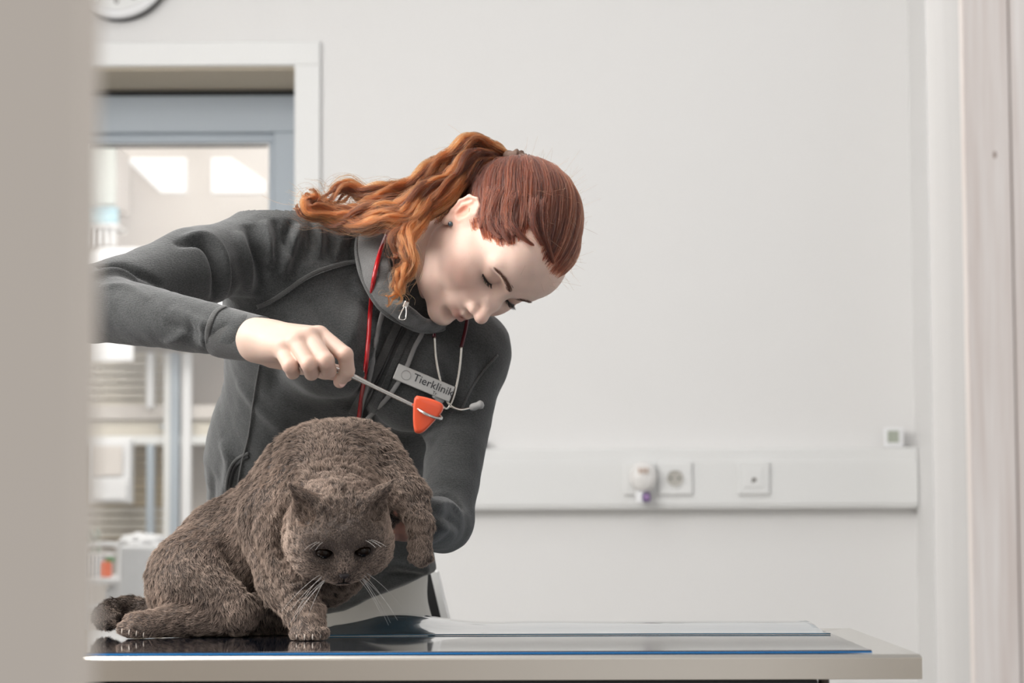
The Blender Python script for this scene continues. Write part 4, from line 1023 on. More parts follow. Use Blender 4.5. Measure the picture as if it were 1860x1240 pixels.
hair('scalp_hair', hd(L3.reshape(-1, 3)).reshape(L3.shape), .00028, .00022, M_scalp, pn, np.clip(.33 + .24 * azn + .10 * vnoise(p, 160, 6) + RNG.normal(0, .16, NS), 0, 1))['label'] = 'auburn hair combed back tight over the head'
# short loose hairs along the hairline and over the crown
q, tri = surf_sample(hV, hF, 900, hm * (np.abs(hV[:, 2] - hairline(hV[:, 0], hV[:, 1])) < .012))
nn = hN0[tri].mean(1); fl = tie - q; fl /= np.linalg.norm(fl, axis=1, keepdims=True); t6 = np.linspace(0, 1, 7)[None, :, None]
wd = RNG.normal(0, 1, (900, 1, 3)); fz = q[:, None] + t6 * (fl[:, None] * RNG.uniform(.012, .03, (900, 1, 1))) + nn[:, None] * .006 * np.sin(t6 * 3) + wd * .0035 * t6 ** 2
d1 = RNG.normal(size=(240, 3)); d1[:, 2] = np.abs(d1[:, 2]) + .2; d1 /= np.linalg.norm(d1, axis=1, keepdims=True); q1 = c0 + d1 * ellR(d1)[:, None]
fz1 = q1[:, None] + t6 * d1[:, None] * RNG.uniform(.008, .018, (240, 1, 1)) + (RNG.normal(0, 1, (240, 1, 3))) * .012 * t6 ** 1.5
fz = np.vstack([fz, fz1]); hair('loose_hairs', hd(fz.reshape(-1, 3)).reshape(fz.shape), .00013, .00006, M_pony, pn, np.full(len(fz), .5))
# temple lock in front of the ear
lk = []
for gx in ([(903, 350, 0), (893, 372, 0), (886, 395, 0), (877, 417, 0)], [(912, 352, 0), (903, 385, 0), (905, 405, 0), (915, 424, 0), (927, 443, 0)], [(908, 355, 0), (898, 385, 0), (893, 405, 0), (900, 424, 0), (912, 434, 0)], [(935, 360, 0), (929, 395, 0), (936, 418, 0), (948, 432, 0), (966, 446, 0)], [(925, 365, 0), (918, 392, 0), (924, 412, 0), (934, 430, 0)], [(982, 372, 0), (984, 410, 0), (990, 445, 0), (1000, 476, 0)], [(968, 372, 0), (966, 400, 0), (972, 425, 0), (982, 446, 0)]):
    l, nrm = castline(T_head, [(a, b) for a, b, _ in gx], 14)
    if len(l) < 6: continue
    for k in range(260):
        o_ = RNG.normal(0, .0033, 3); tt = np.linspace(0, 1, len(l))[:, None]
        lk.append((l + nrm * (.004 + .002 * RNG.random()) + o_ * (1.15 - .95 * tt) + .0012 * np.sin(tt * 8 + k % 5) * sA))
if lk:
  mn = min(len(x) for x in lk); lk = np.array([x[:mn] for x in lk])
  hair('temple_locks', lk, .00026, .00010, M_scalp, pn, np.clip(RNG.normal(.28, .18, len(lk)), 0, 1))
# scrunchie
tw_ = hd(tie * 1.03); ax_ = hd(tie * 1.3) - tw_; ax_ /= np.linalg.norm(ax_)
u_ = np.cross(ax_, [0, 0, 1]); u_ /= np.linalg.norm(u_); v_ = np.cross(ax_, u_)
th = np.linspace(0, 2 * np.pi, 90); rr = .0165 + .0012 * np.sin(th * 9)
V_, Q_, _t = tube_mesh(tw_ + rr[:, None] * (np.cos(th)[:, None] * u_ + np.sin(th)[:, None] * v_) + ax_ * (.002 * np.sin(th * 5))[:, None], .0068 + .0014 * np.sin(th * 22), 12, cap=False)
me = bpy.data.meshes.new('hair_tie'); me.from_pydata(V_.tolist(), [], Q_.tolist()); me.update()
link('hair_tie', me, mat('brown_elastic', (.16, .10, .075), .8), pn, smooth=True)['label'] = 'brown fabric hair tie'
# ---------------------------------------------------------------- ponytail: wavy locks swept from the tie over the shoulder
G = {
 'top': [(934, 300, 3.215), (905, 276, 3.19), (868, 264, 3.18), (830, 278, 3.17), (798, 306, 3.16), (758, 330, 3.15), (715, 352, 3.14), (668, 350, 3.14), (630, 346, 3.14), (592, 364, 3.14), (556, 352, 3.14)],
 'mid': [(934, 302, 3.21), (892, 283, 3.18), (852, 298, 3.15), (808, 335, 3.13), (752, 368, 3.11), (700, 386, 3.11), (640, 396, 3.12), (592, 388, 3.13), (556, 374, 3.13), (545, 362, 3.13)],
 'low': [(932, 305, 3.20), (885, 300, 3.18), (842, 328, 3.16), (790, 362, 3.12), (738, 398, 3.09), (684, 404, 3.10), (628, 398, 3.12), (575, 386, 3.13), (520, 371, 3.14)],
 'down': [(932, 306, 3.20), (885, 308, 3.18), (842, 334, 3.165), (795, 368, 3.13), (760, 402, 3.09), (745, 444, 3.06), (742, 490, 3.05), (722, 525, 3.05), (716, 548, 3.05), (692, 556, 3.06)],
 'neck': [(930, 308, 3.20), (885, 312, 3.18), (845, 336, 3.165), (798, 366, 3.14), (760, 392, 3.11), (742, 414, 3.08), (722, 440, 3.075), (728, 470, 3.07), (712, 492, 3.07)],
 'back': [(934, 299, 3.22), (900, 278, 3.20), (862, 276, 3.19), (822, 310, 3.17), (786, 345, 3.15), (742, 366, 3.14), (690, 372, 3.13), (650, 378, 3.13), (610, 374, 3.13)],
 'end': [(934, 303, 3.21), (888, 290, 3.17), (846, 318, 3.14), (795, 358, 3.11), (728, 386, 3.10), (668, 398, 3.11), (610, 392, 3.12), (566, 376, 3.12), (572, 362, 3.12), (556, 352, 3.12), (548, 358, 3.12)]}
spec = [('top', 18, .013), ('mid', 30, .019), ('low', 28, .016), ('down', 15, .0085), ('neck', 17, .013), ('back', 22, .019), ('end', 12, .012)]
PT, TT = [], []; K = 52
for nm, nl_, spread in spec:
    g = smoothline([A(*q) for q in G[nm]], K); T = np.gradient(g, axis=0); T /= np.linalg.norm(T, axis=1, keepdims=True)
    up = np.cross(T, [0, 1, 0]); up /= np.linalg.norm(up, axis=1, keepdims=True) + 1e-9; sdv = np.cross(T, up); s_ = np.linspace(0, 1, K)
    for L_ in range(nl_):
        a, r = RNG.uniform(0, 6.28), spread * math.sqrt(RNG.random()); grow_ = np.clip(s_ * 4, .22, 1) * (1 - .35 * s_)
        cx = r * math.cos(a) * grow_; cy = r * math.sin(a) * grow_ * .8
        ph, ph2 = RNG.normal(0, .6) + 2.5 * r / .02 + len(nm), 0; fr_ = RNG.uniform(29, 34) * (1.1 if nm in ('down', 'neck') else 1); am = RNG.uniform(.0025, .0072) * np.clip(s_ * 4, 0, 1)
        wx = am * np.sin(fr_ * s_ + ph); wy = .5 * am * np.cos(fr_ * s_ + ph + .4); end = RNG.uniform(.72, 1.0)
        lt = np.clip(.32 + .30 * RNG.normal() + (.18 if nm in ('top', 'down') else -.05), .02, 1.1)
        ns = 105
        ro, ra = RNG.uniform(.0030, .0065) * np.sqrt(RNG.random(ns)), RNG.uniform(0, 6.28, ns)
        prof = (.45 + .75 * np.sin(np.clip(s_ * 1.15, 0, 1) * np.pi) ** .6) * (1 - .55 * s_)
        e2 = end * RNG.uniform(.86, 1.0, ns); sm = s_[None] * e2[:, None]; ix = sm * (K - 1)
        def at_(arr): i0 = np.clip(ix.astype(int), 0, K - 2); f_ = ix - i0; f_ = f_[..., None] if arr.ndim > 1 else f_; return arr[i0] * (1 - f_) + arr[i0 + 1] * f_
        fz_ = .0011 * np.sin(sm * RNG.uniform(25, 60, (ns, 1)) + RNG.uniform(0, 6, (ns, 1))); fly = fz_ + (RNG.random(ns) < .10)[:, None] * RNG.normal(0, .010, (ns, 1)) * sm ** 2
        tw = ra[:, None] + 1.5 * sm
        ox = at_(cx + wx) + ro[:, None] * np.cos(tw) * at_(prof) + fly; oy = at_(cy + wy) + ro[:, None] * np.sin(tw) * at_(prof)
        PT.append(at_(g) + at_(up) * ox[..., None] + at_(sdv) * oy[..., None]); TT.append(np.clip(lt + RNG.normal(0, .12, ns), 0, 1.1))
# stray tips and flyaways
for k in range(130):
    nm = ('top', 'mid', 'low', 'back')[k % 4]; g = smoothline([A(*q) for q in G[nm]], K); i0 = RNG.integers(4, K - 8); n_ = 16
    seg = g[i0:i0 + 1] + np.cumsum(np.vstack([[0, 0, 0], np.tile((g[min(K - 1, i0 + 6)] - g[i0]) / 6, (n_ - 1, 1)) * RNG.uniform(.4, .9)]), 0)
    t_ = np.linspace(0, 1, n_)[:, None]; seg = seg + np.array([RNG.normal(0, .006), RNG.normal(0, .006), RNG.uniform(.004, .022)]) * t_ + .002 * np.sin(t_ * 9 + k) * np.array([0, 0, 1])
    big = smoothline(seg, K)[None]; PT.append(big); TT.append(np.array([.7]))
PT = np.concatenate(PT); TT = np.concatenate(TT)
hair('ponytail', PT, .00024, .00010, M_pony, pn, TT)['label'] = 'long wavy copper red ponytail lying over the shoulder'
# ---------------------------------------------------------------- jacket
class Half:
    def __init__(s, c, n, k=.006): s.c, s.n, s.k, s.op = np.asarray(c, f32), np.asarray(n, f32) / np.linalg.norm(n), k, '-'
    def __call__(s, p): return (p - s.c) @ s.n
print('jacket sdf')
jk = torso(.004, 1)
jk += [Cone(A(735, 1000, 3.39), A(777, 1041, 3.38), .030, .003, .02)]
jk += [Cone(NB + [-.01, 0, -.01], A(712, 500, 3.205), .062, .052, .03)]
nrm = lambda a, b: np.cross(np.array(b) - np.array(a), [0, 1, 0])
def half_below(a, b):
    n = nrm(a, b); n = n if n[2] > 0 else -n; return Half((np.array(a) + np.array(b)) / 2, n)
jk += [half_below(A(380, 1118, 3.33), A(600, 1118, 3.33)), half_below(A(600, 1122, 3.33), A(784, 1040, 3.33))]
jk += [Cone(A(770, 470, 3.18), A(742, 470, 3.2), .045, .030, .01, '-')] if False else []
def jwarp(p):
    return (.0016 * vnoise(p, 34, 31) + .0007 * vnoise(p, 95, 32)).astype(f32)
jV, jF = sdf_mesh(jk, (-.72, 2.80, .90), (.08, 3.62, 1.47), .0040, jwarp)
jV = relax(jV, jF, 2); jN = normals(jV, jF); T_j = bvh(jV, jF)
def fold(pts, amp, wid, prof='g', n=26):
    global jV
    l, _ = castline(T_j, pts, n)
    if len(l) > 4:
        jmp = np.linalg.norm(np.diff(l, axis=0), axis=1)
        if jmp.max() < .05: jV = crease(jV, jN, l, amp, wid, prof)
FOLDS = [([(575, 402), (582, 430), (578, 470)], .004, .0055, 'g'), ([(528, 400), (520, 430), (528, 470)], -.004, .005, 'g'), ([(480, 400), (488, 440), (496, 490)], .0045, .006, 'g'), ([(610, 410), (615, 445), (608, 475)], .003, .006, 'g'), ([(640, 430), (634, 455), (640, 478)], -.003, .005, 'g'), ([(340, 600), (320, 615), (300, 622)], .002, .006, 'g'), ([(420, 590), (400, 600), (372, 640)], -.0015, .006, 'g'), ([(800, 660), (812, 720), (800, 780)], -.003, .010, 'g'), ([(640, 500), (660, 540), (690, 570)], .003, .007, 'g'), ([(546, 408), (526, 456), (513, 502)], .0060, .0075, 's'), ([(562, 396), (566, 436), (552, 478)], -.0045, .006, 'g'), ([(500, 398), (507, 436), (500, 470)], -.0045, .007, 'g'),
 ([(452, 408), (472, 475), (476, 532)], -.0085, .009, 'g'), ([(432, 420), (450, 480), (452, 540)], .0050, .009, 'g'), ([(596, 402), (601, 436), (594, 468)], -.004, .007, 'g'), ([(620, 400), (628, 440), (640, 470)], .003, .008, 'g'),
 ([(316, 443), (363, 440), (388, 468), (395, 512), (386, 550)], -.0085, .0065, 'g'), ([(330, 434), (372, 428), (402, 460), (410, 512), (400, 552)], .0055, .0075, 'g'), ([(404, 470), (420, 505), (418, 548)], -.004, .006, 'g'),
 ([(172, 484), (220, 484), (268, 505), (310, 532)], -.0055, .006, 'g'), ([(160, 500), (215, 497), (262, 518)], .0045, .007, 'g'), ([(180, 520), (230, 520), (270, 545)], .002, .006, 'g'),
 ([(310, 560), (350, 580), (382, 590)], .0022, .006, 'g'), ([(300, 585), (345, 600), (384, 612)], -.0018, .006, 'g'), ([(372, 580), (366, 605), (372, 632)], .0022, .005, 'g'), ([(350, 575), (346, 600), (352, 630)], -.0015, .005, 'g'),
 ([(655, 520), (640, 600), (600, 700)], .003, .012, 'g'), ([(560, 540), (600, 600), (650, 640)], -.003, .014, 'g'), ([(470, 570), (500, 640), (495, 720)], -.003, .014, 'g'), ([(430, 690), (470, 740), (520, 780)], .0025, .012, 'g'),
 ([(700, 600), (668, 690), (630, 745)], -.0035, .006, 'g'), ([(690, 592), (655, 680), (615, 745)], .0030, .006, 'g'), ([(402, 800), (418, 850), (400, 930)], .004, .010, 'g'), ([(388, 860), (384, 910), (376, 960)], -.003, .009, 'g'),
 ([(850, 640), (848, 700), (830, 770)], .003, .010, 'g'), ([(888, 650), (862, 700), (838, 748)], -.0022, .008, 'g'), ([(780, 900), (815, 900), (842, 925)], -.004, .0055, 'g'), ([(785, 915), (815, 918), (840, 940)], .0035, .006, 'g'),
 ([(788, 932), (815, 940), (835, 958)], -.003, .005, 'g'), ([(790, 955), (812, 962), (828, 975)], .0025, .0055, 'g'), ([(700, 1020), (735, 1030), (780, 1036)], .004, .008, 'g'), ([(690, 1050), (730, 1040), (770, 1045)], -.004, .007, 'g'),
 ([(720, 760), (765, 790), (790, 800)], .0025, .008, 'g'), ([(690, 790), (720, 830), (735, 860)], .003, .010, 'g')]
for a in FOLDS: fold(a[0], a[1] * 1.9, a[2] * .88, a[3])
# seams (raised double-stitched bands)
SEAMS = [[(657, 474), (628, 478), (600, 485), (572, 495), (549, 508), (527, 524), (507, 538), (486, 550), (468, 557)], [(472, 662), (462, 720), (452, 790), (440, 838), (432, 880)], [(903, 645), (880, 672), (856, 705), (838, 745)]]
for sm_, am_ in zip(SEAMS, (.0022, .0010, .0012)):
    l, _ = castline(T_j, sm_, 40); jV = crease(jV, jN, l, am_, .0030)
# finer triangles are not needed: seams get their own strips below
jN = normals(jV, jF); T_j = bvh(jV, jF); ME_J = np_mesh('jacket', jV, jF)
def cloth(name, col, col2, sc=(1, 1, 1)):
    m = mat(name, col, .92, noise=(700, col2, .12), sheen=.35); nt = m.node_tree; b = nt.nodes['Principled BSDF']
    b.inputs['Specular IOR Level'].default_value = .12; b.inputs['Sheen Roughness'].default_value = .6
    tc = nt.nodes.new('ShaderNodeTexCoord'); mp = nt.nodes.new('ShaderNodeMapping'); mp.inputs['Rotation'].default_value = (.2, .35, .1); mp.inputs['Scale'].default_value = (260, 260, 1500)
    nt.links.new(tc.outputs['Object'], mp.inputs[0]); n = nt.nodes.new('ShaderNodeTexNoise'); n.inputs['Scale'].default_value = 1; n.inputs['Detail'].default_value = 2; nt.links.new(mp.outputs[0], n.inputs['Vector'])
    bp = nt.nodes.new('ShaderNodeBump'); bp.inputs['Strength'].default_value = .7; bp.inputs['Distance'].default_value = .0016
    nt.links.new(n.outputs['Fac'], bp.inputs['Height']); nt.links.new(bp.outputs[0], b.inputs['Normal']); return m
M_jack = cloth('dark_grey_jersey', (.026, .028, .028), (.060, .061, .060))
M_jack2 = cloth('grey_jersey_trim', (.062, .062, .060), (.080, .079, .076))
M_lin = cloth('light_grey_lining', (.085, .083, .08), (.12, .117, .113))
jo = link('jacket', ME_J, M_jack, pn, smooth=True); jo['label'] = 'dark charcoal grey sweat jacket'
def strip(name, pts, wid, m, parent, T=T_j, off=.0012, n=50, th=.0009):
    l, nn = castline(T, pts, n)
    if len(l) < 4: return None
    for _ in range(3): nn[1:-1] = (nn[:-2] + nn[1:-1] * 2 + nn[2:]) / 4
    V, Q, Tt = tube_mesh(l + nn * off, 1.0, 10, (th, wid / 2), nn); me = bpy.data.meshes.new(name)
    me.from_pydata(V.tolist(), [], Q.tolist() + Tt.tolist()); me.update(); return link(name, me, m, parent, smooth=True)
for sm_, wd_ in zip(SEAMS, (.0062, .0022, .0030)): strip('seam', sm_, wd_, M_jack2, jo)
strip('seam', [(x, y + 4) for x, y in SEAMS[0]], .0010, M_jack, jo, off=.0022)
strip('pocket_edge', [(452, 822), (432, 832), (418, 850), (411, 882), (413, 905)], .0040, M_jack2, jo)
strip('pocket_opening', [(452, 828), (436, 838), (424, 854), (417, 882), (418, 900)], .0050, M_black, jo, off=.0008)
# zip placket
strip('placket', [(722, 588), (694, 650), (665, 705), (640, 752)], .0120, M_jack2, jo, off=.0010)
strip('zip', [(734, 588), (708, 645), (682, 700), (656, 755)], .0035, M_black, jo, off=.0020)
strip('placket', [(748, 592), (722, 648), (700, 700), (672, 758)], .0090, M_jack, jo, off=.0016)
# cuff
ca, cb_ = A(398, 602, 2.880), A(474, 617, 2.850); ax = cb_ - ca; ln_ = np.linalg.norm(ax)
ts = np.linspace(0, 1, 10)[:, None]; pr = [.0300, .0308, .0306, .0302, .0298, .0294, .0290, .0286, .0284, .0282]
cp = np.vstack([ca + ax * ts, cb_ + ax * -.01, cb_ + ax * -.25]); cr = pr + [.0255, .0245]
V_, Q_, _t = tube_mesh(cp, cr, 40, (1, .92), vw(0, .3, 1), cap=False)
me = bpy.data.meshes.new('cuff'); me.from_pydata(V_.tolist(), [], Q_.tolist()); me.update(); cf = link('cuff', me, M_jack2, jo, smooth=True); cf['label'] = 'ribbed grey cuff'
strip('cuff_seam', [(410, 556), (393, 566), (381, 588), (377, 612), (382, 632), (390, 642)], .0070, M_jack2, jo, off=.0012)
for o_ in ():
    th = np.linspace(0, 2 * np.pi, 60); e1 = np.cross(ax, [0, 1, 0]); e1 /= np.linalg.norm(e1); e2_ = np.cross(ax, e1); e2_ /= np.linalg.norm(e2_)
    q_ = ca + ax * o_ + .0330 * (np.cos(th)[:, None] * e1 + .96 * np.sin(th)[:, None] * e2_)
    V_, Q_, _t = tube_mesh(q_, .0022, 8, cap=False); me = bpy.data.meshes.new('cuff_seam'); me.from_pydata(V_.tolist(), [], Q_.tolist()); me.update(); link('cuff_seam', me, M_jack2, jo, smooth=True)
# stand-up collar
cbot = [(722, 404, 3.27), (668, 408, 3.21), (648, 440, 3.165), (656, 500, 3.125), (690, 560, 3.11), (738, 592, 3.125), (775, 603, 3.175), (815, 595, 3.22), (850, 575, 3.27)]
ctop = [(742, 398, 3.24), (716, 410, 3.19), (704, 440, 3.145), (706, 490, 3.105), (722, 540, 3.09), (752, 567, 3.105), (776, 583, 3.155), (812, 578, 3.205), (845, 562, 3.26)]
nc = 60; bt = smoothline([A(*q) for q in cbot], nc); tp_ = smoothline([A(*q) for q in ctop], nc); V = []
for i in range(nc):
    for j in range(14):
        v = j / 13; q = bt[i] * (1 - v) + tp_[i] * v + np.array([0, -.010, .002]) * math.sin(v * math.pi) + np.array([.3, -1, 0]) * (.0030 * math.sin(i * .55 + v * 3) + .0018 * math.sin(i * 1.1 - v * 5 + 1))
        V.append(q)
Q = [(i * 14 + j, (i + 1) * 14 + j, (i + 1) * 14 + j + 1, i * 14 + j + 1) for i in range(nc - 1) for j in range(13)]
COLV, COLQ = list(V), list(Q)
me = bpy.data.meshes.new('collar'); me.from_pydata([tuple(v) for v in V], [], Q); me.update()
co = link('collar', me, M_lin, jo, smooth=True); co['label'] = 'stand-up collar'
md = co.modifiers.new('th', 'SOLIDIFY'); md.thickness = .0035; md.offset = 0
tube('collar_edge', tp_, .0034, M_jack2, jo, 8, 90)
tube('collar_seam', bt + np.array([0, -.004, 0]), .0026, M_jack2, jo, 8, 90)
li = [A(732, 412, 3.20), A(716, 440, 3.15), A(716, 490, 3.11), A(728, 530, 3.10)]
# zip slider
zz = P(737, 553, 3.075)
bm = bmesh.new(); bx(bm, -.004, .004, -.002, .002, -.006, .006, .0015); bmesh.ops.transform(bm, matrix=Matrix.Translation(zz) @ Matrix.Rotation(.4, 4, 'Y') @ Matrix.Scale(.75, 4), verts=bm.verts)
M_silver = mat('silver_metal', (.62, .60, .57), .22, metal=1)
bo('zip_slider', bm, M_silver, jo)
a, b_ = np.array(zz), A(731, 578, 3.07)
tube('zip_puller', [a, a * .5 + b_ * .5 + [-.003, 0, 0], b_ + [-.004, 0, 0], b_ + [.001, 0, -.002], b_ + [.004, 0, 0], a * .5 + b_ * .5 + [.003, 0, 0], a], .0009, M_silver, jo, 6, 40)
# drawstrings
def string(name, pts, rad, m, parent, T, off=.004, n=60, flat=None, sink=None):
    l, nn = castline(T, pts, n, 3.12, 0, 9.)
    for _ in range(24): l[1:-1] = (l[:-2] + 2 * l[1:-1] + l[2:]) / 4
    return tube(name, l + nn * off * 0 + np.array([0, -off, 0]), rad, m, parent, 8, n, flat, nn if flat else None, smoothpts=False)
M_str = mat('grey_drawstring', (.26, .255, .25), .9, bump=(900, .6, .001))
string('drawstring', [(703, 545), (692, 580), (683, 620), (677, 660), (668, 700), (658, 735), (650, 775)], .0037, M_str, jo, T_j, .006, flat=(.45, 1))
string('drawstring', [(774, 588), (766, 610), (752, 632), (742, 662), (726, 692), (706, 722), (680, 748), (655, 775)], .0031, M_str, jo, T_j, .006, flat=(.5, 1))
# trousers and shoes
tV, tF_ = sdf_mesh(legs(.0, .12), (-.62, 3.1, .05), (.12, 3.75, 1.06), .008, lambda p: (.004 * vnoise(p, 22, 51)).astype(f32)); tV = relax(tV, tF_, 2)
tN = normals(tV, tF_); T_t = bvh(tV, tF_)
for k in range(4):
    l, _ = castline(T_t, [(640, 1116 - 10 * k), (700, 1108 - 11 * k), (768, 1098 - 12 * k)], 20)
    if len(l) > 4: tV = crease(tV, tN, l, -.004, .007)
link('trousers', np_mesh('trousers', tV, tF_), mat('white_cotton', (.62, .60, .56), .85), pn, smooth=True)['label'] = 'off-white trousers below the jacket hem'
for s in (-1, 1):
    x0 = PEL[0] + s * .11; sv, sf = sdf_mesh([Cone((x0, 3.53, .045), (x0 + s * .02, 3.36, .035), .042, .036, .03, '+', (0, 0, 1), .8), Cone((x0, 3.53, .05), (x0, 3.53, .10), .042, .038, .02), Half((0, 0, .002), (0, 0, 1))], (x0 - .12, 3.25, 0), (x0 + .12, 3.62, .16), .006)
    link('shoe', np_mesh('shoe', relax(sv, sf, 2), sf), M_bwhite, pn, smooth=True)
# ---------------------------------------------------------------- stethoscope
T_jc = bvh(np.vstack([jV, np.array(V)]), jF) if False else BVHTree.FromPolygons(jV.tolist() + [tuple(v) for v in COLV], jF.tolist() + [tuple(len(jV) + i for i in q) for q in COLQ])
st = thing('stethoscope', 'red tube stethoscope with chrome ear pieces hanging round her neck', 'stethoscope', P(700, 700, 3.1))
M_red = mat('red_rubber', (.42, .008, .012), .22, coat=.4); M_maroon = mat('maroon_rubber', (.085, .006, .012), .25)
string('tube', [(716, 408), (704, 425), (693, 452), (683, 490), (677, 525), (673, 570), (670, 620), (665, 670), (658, 715), (652, 765)], .0031, M_red, st, T_jc, .0095, 80)
# the strand from the back of the neck under the chin to the ear tubes
string('yoke', [(793, 572), (790, 590), (789, 614)], .0026, M_maroon, st, T_j, .010, 20)
string('yoke', [(850, 572), (846, 600), (838, 632)], .0026, M_maroon, st, T_j, .012, 20)
yb = float(cast(T_j, 800, 690, 3.2)[0][1]) - .014
def at(px, py, d=0): return A(px, py, yb - d)
def arc(name, pts, r, m): return tube(name, [at(*q) for q in pts], r, m, st, 10, 60)
M_chr = mat('warm_chrome', (.70, .66, .60), .16, metal=1)
arc('ear_tube', [(789, 612), (791, 645), (797, 680), (805, 712), (817, 735), (836, 744), (856, 741)], .0018, M_chr).__setitem__('label', 'curved chrome ear tube')
arc('ear_tube', [(838, 630), (835, 665), (829, 700), (821, 728), (812, 742), (803, 736), (799, 728)], .0018, M_chr)
M_tip = mat('grey_rubber_tip', (.46, .45, .44), .45)
def eartip(a, b):
    a, b = np.array(a), np.array(b); t = np.linspace(0, 1, 8); r = np.array([.0034, .0048, .0052, .0050, .0048, .0056, .0058, .0030])
    tube('ear_tip', a + (b - a) * t[:, None], r, M_tip, st, 16, smoothpts=False)
eartip(at(854, 741), at(878, 733, .004)); eartip(at(803, 731), at(789, 713, .006))
q = at(788, 712, .0075); ball('ear_tip_bore', q, (.0018, .0018, .0018), np.eye(3), M_black, st, 10)
# ---------------------------------------------------------------- badge
bd = thing('name_badge', 'pale rectangular name badge lettered Tierklinik pinned on the jacket', 'badge', P(768, 695, 3.14))
cs_ = [cast(T_j, a, b, 3.15)[0] for a, b in ((722, 675), (818, 715), (770, 694))]
cen = A(770, 695, float(min(c[1] for c in cs_)) - .004)
ex = A(822, 716, cen[1] + .004) - A(719, 673, cen[1] - .004); wB = np.linalg.norm(ex); ex /= wB; ey = vw(0.28, .25, .95); ey -= ey.dot(ex) * ex; ey /= np.linalg.norm(ey); ez = np.cross(ex, ey)
if ez[1] > 0: ez = -ez
MB = Matrix(((ex[0], ey[0], ez[0], cen[0]), (ex[1], ey[1], ez[1], cen[1]), (ex[2], ey[2], ez[2], cen[2]), (0, 0, 0, 1)))
bm = bmesh.new(); bx(bm, -wB / 2, wB / 2, -.0110, .0110, -.001, .001, .0012, 2, MB); bo('plate', bm, mat('silver_badge', (.50, .49, .47), .35, metal=.15), bd)
FLIP = Matrix.Identity(4) if np.cross(ex, ey).dot(ez) > 0 else Matrix.Identity(4)
M_bink = mat('badge_ink', (.03, .03, .035), .5)
text_obj('lettering', 'Tierklinik', (0, 0, 0), .0148, M_bink, bd, MB @ Matrix.Translation((.0125, .0015, .0012)), .0002)
text_obj('lettering', 'Tr', (0, 0, 0), .0060, M_bink, bd, MB @ Matrix.Translation((.018, -.0075, .0012)), .0002)
ring_v = [MB @ Vector((-.0255 + .0062 * math.cos(t), .000 + .0062 * math.sin(t), .0013)) for t in np.linspace(0, 2 * math.pi, 30)]
tube('emblem', [np.array(v) for v in ring_v], .0004, mat('faint_emblem', (.36, .35, .34), .5), bd, 6, 40)
# ---------------------------------------------------------------- reflex hammer
hm_ = thing('reflex_hammer', 'reflex hammer with orange triangular rubber head held over the cat', 'hammer', P(700, 705, 2.80))
h0, h1, h2 = A(588, 664, 2.800), A(636, 681, 2.795), A(752, 737, 2.785)
tube('handle', [h0, h1, h1 * .6 + h2 * .4, h2], [.0030, .0034, .0023, .0022], M_silver, hm_, 12, 40)
fl = A(797, 760, 2.772)
tube('head_loop', [h2, A(762, 744, 2.772), A(775, 752, 2.7665), fl, A(800, 756, 2.785), A(785, 748, 2.794), A(765, 741, 2.790), h2], .0016, M_silver, hm_, 8, 60, flat=(1, 1.5))
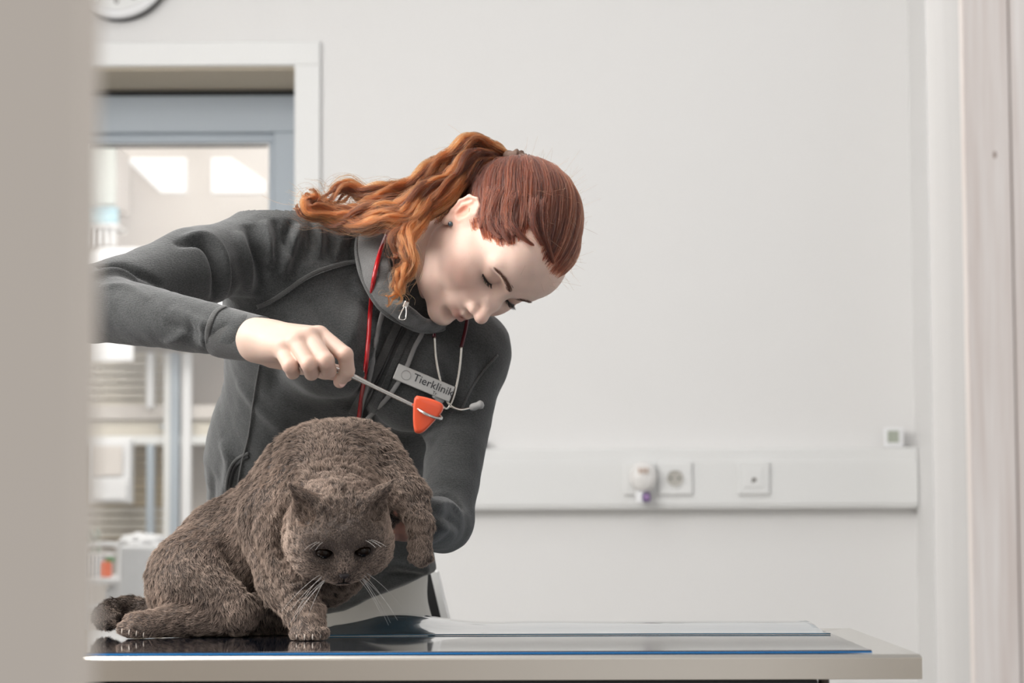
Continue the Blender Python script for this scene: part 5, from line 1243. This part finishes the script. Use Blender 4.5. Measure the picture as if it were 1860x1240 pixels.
# triangular rubber head
hx = vw(.95, .0, -.31); hx = A(803, 742, 2.78) - A(756, 722, 2.78); hx /= np.linalg.norm(hx)
pts2 = [(764, 722), (801, 738), (799, 750), (770, 782), (757, 785), (752, 778), (751, 730)]
tri_ = smoothline([A(x, y, 2.781) for x, y in [(757, 718), (780, 723), (803, 733), (804, 746), (788, 766), (770, 784), (758, 787), (752, 780), (750, 755), (752, 726), (757, 718)]], 60)
cc_ = tri_.mean(0); V = []; lay = [(-.0085, .78), (-.0080, .90), (-.006, .97), (0, 1.0), (.006, .97), (.0080, .90), (.0085, .78)]
for dy, s_ in lay:
    for p_ in tri_: V.append(cc_ + (p_ - cc_) * s_ + np.array([0.0, dy, 0]))
n_ = len(tri_); Q = [(l * n_ + i, l * n_ + (i + 1) % n_, (l + 1) * n_ + (i + 1) % n_, (l + 1) * n_ + i) for l in range(len(lay) - 1) for i in range(n_)]
me = bpy.data.meshes.new('rubber_head'); me.from_pydata([tuple(v) for v in V], [], Q + [tuple(range(n_))[::-1], tuple(range((len(lay) - 1) * n_, len(lay) * n_))]); me.update()
rhd = link('rubber_head', me, mat('orange_rubber', (.85, .10, .030), .38, coat=.2), hm_, smooth=True); rhd['label'] = 'orange rubber head'
# ---------------------------------------------------------------- dark panel with a pale rim beside her hip
ep = thing('equipment_cart', 'dark fronted unit with a pale slanting rim standing beside the bent woman', 'cart', P(770, 1240, 3.5))
Yp = 3.62
pl = [P(752, 1045, Yp), P(786, 1040, Yp), P(806, 1124, Yp), P(752, 1124, Yp)]
def prism(name, pts, dy, m, parent):
    bm = bmesh.new(); f = [bm.verts.new(p) for p in pts]; g = [bm.verts.new(p + Vector((0, dy, 0))) for p in pts]; n = len(pts)
    bm.faces.new(f); bm.faces.new(g[::-1])
    for i in range(n): bm.faces.new((f[i], g[i], g[(i + 1) % n], f[(i + 1) % n]))
    bmesh.ops.recalc_face_normals(bm, faces=bm.faces); return bo(name, bm, m, parent)
dn = lambda p: Vector((p.x + .10 * 0, p.y, 0.0))
x_t, z_t = pl[1].x, pl[1].z; sl = (pl[2].x - pl[1].x) / (pl[1].z - pl[2].z)
zb = .75
prism('front_panel', [Vector((x_t - .13, Yp, z_t)), Vector((x_t, Yp, z_t)), Vector((x_t + sl * (z_t - zb), Yp, zb)), Vector((x_t - .13, Yp, zb))], .10, M_black, ep)
prism('pale_rim', [Vector((x_t - .004, Yp - .004, z_t + .003)), Vector((x_t + .006, Yp - .004, z_t + .001)), Vector((x_t + .008 + sl * (z_t - zb), Yp - .004, zb)), Vector((x_t - .004 + sl * (z_t - zb), Yp - .004, zb))], .11, M_white, ep)
box('pedestal', M_white, x_t - .13, x_t + .02, Yp + .01, Yp + .09, 0, zb + .001, ep)
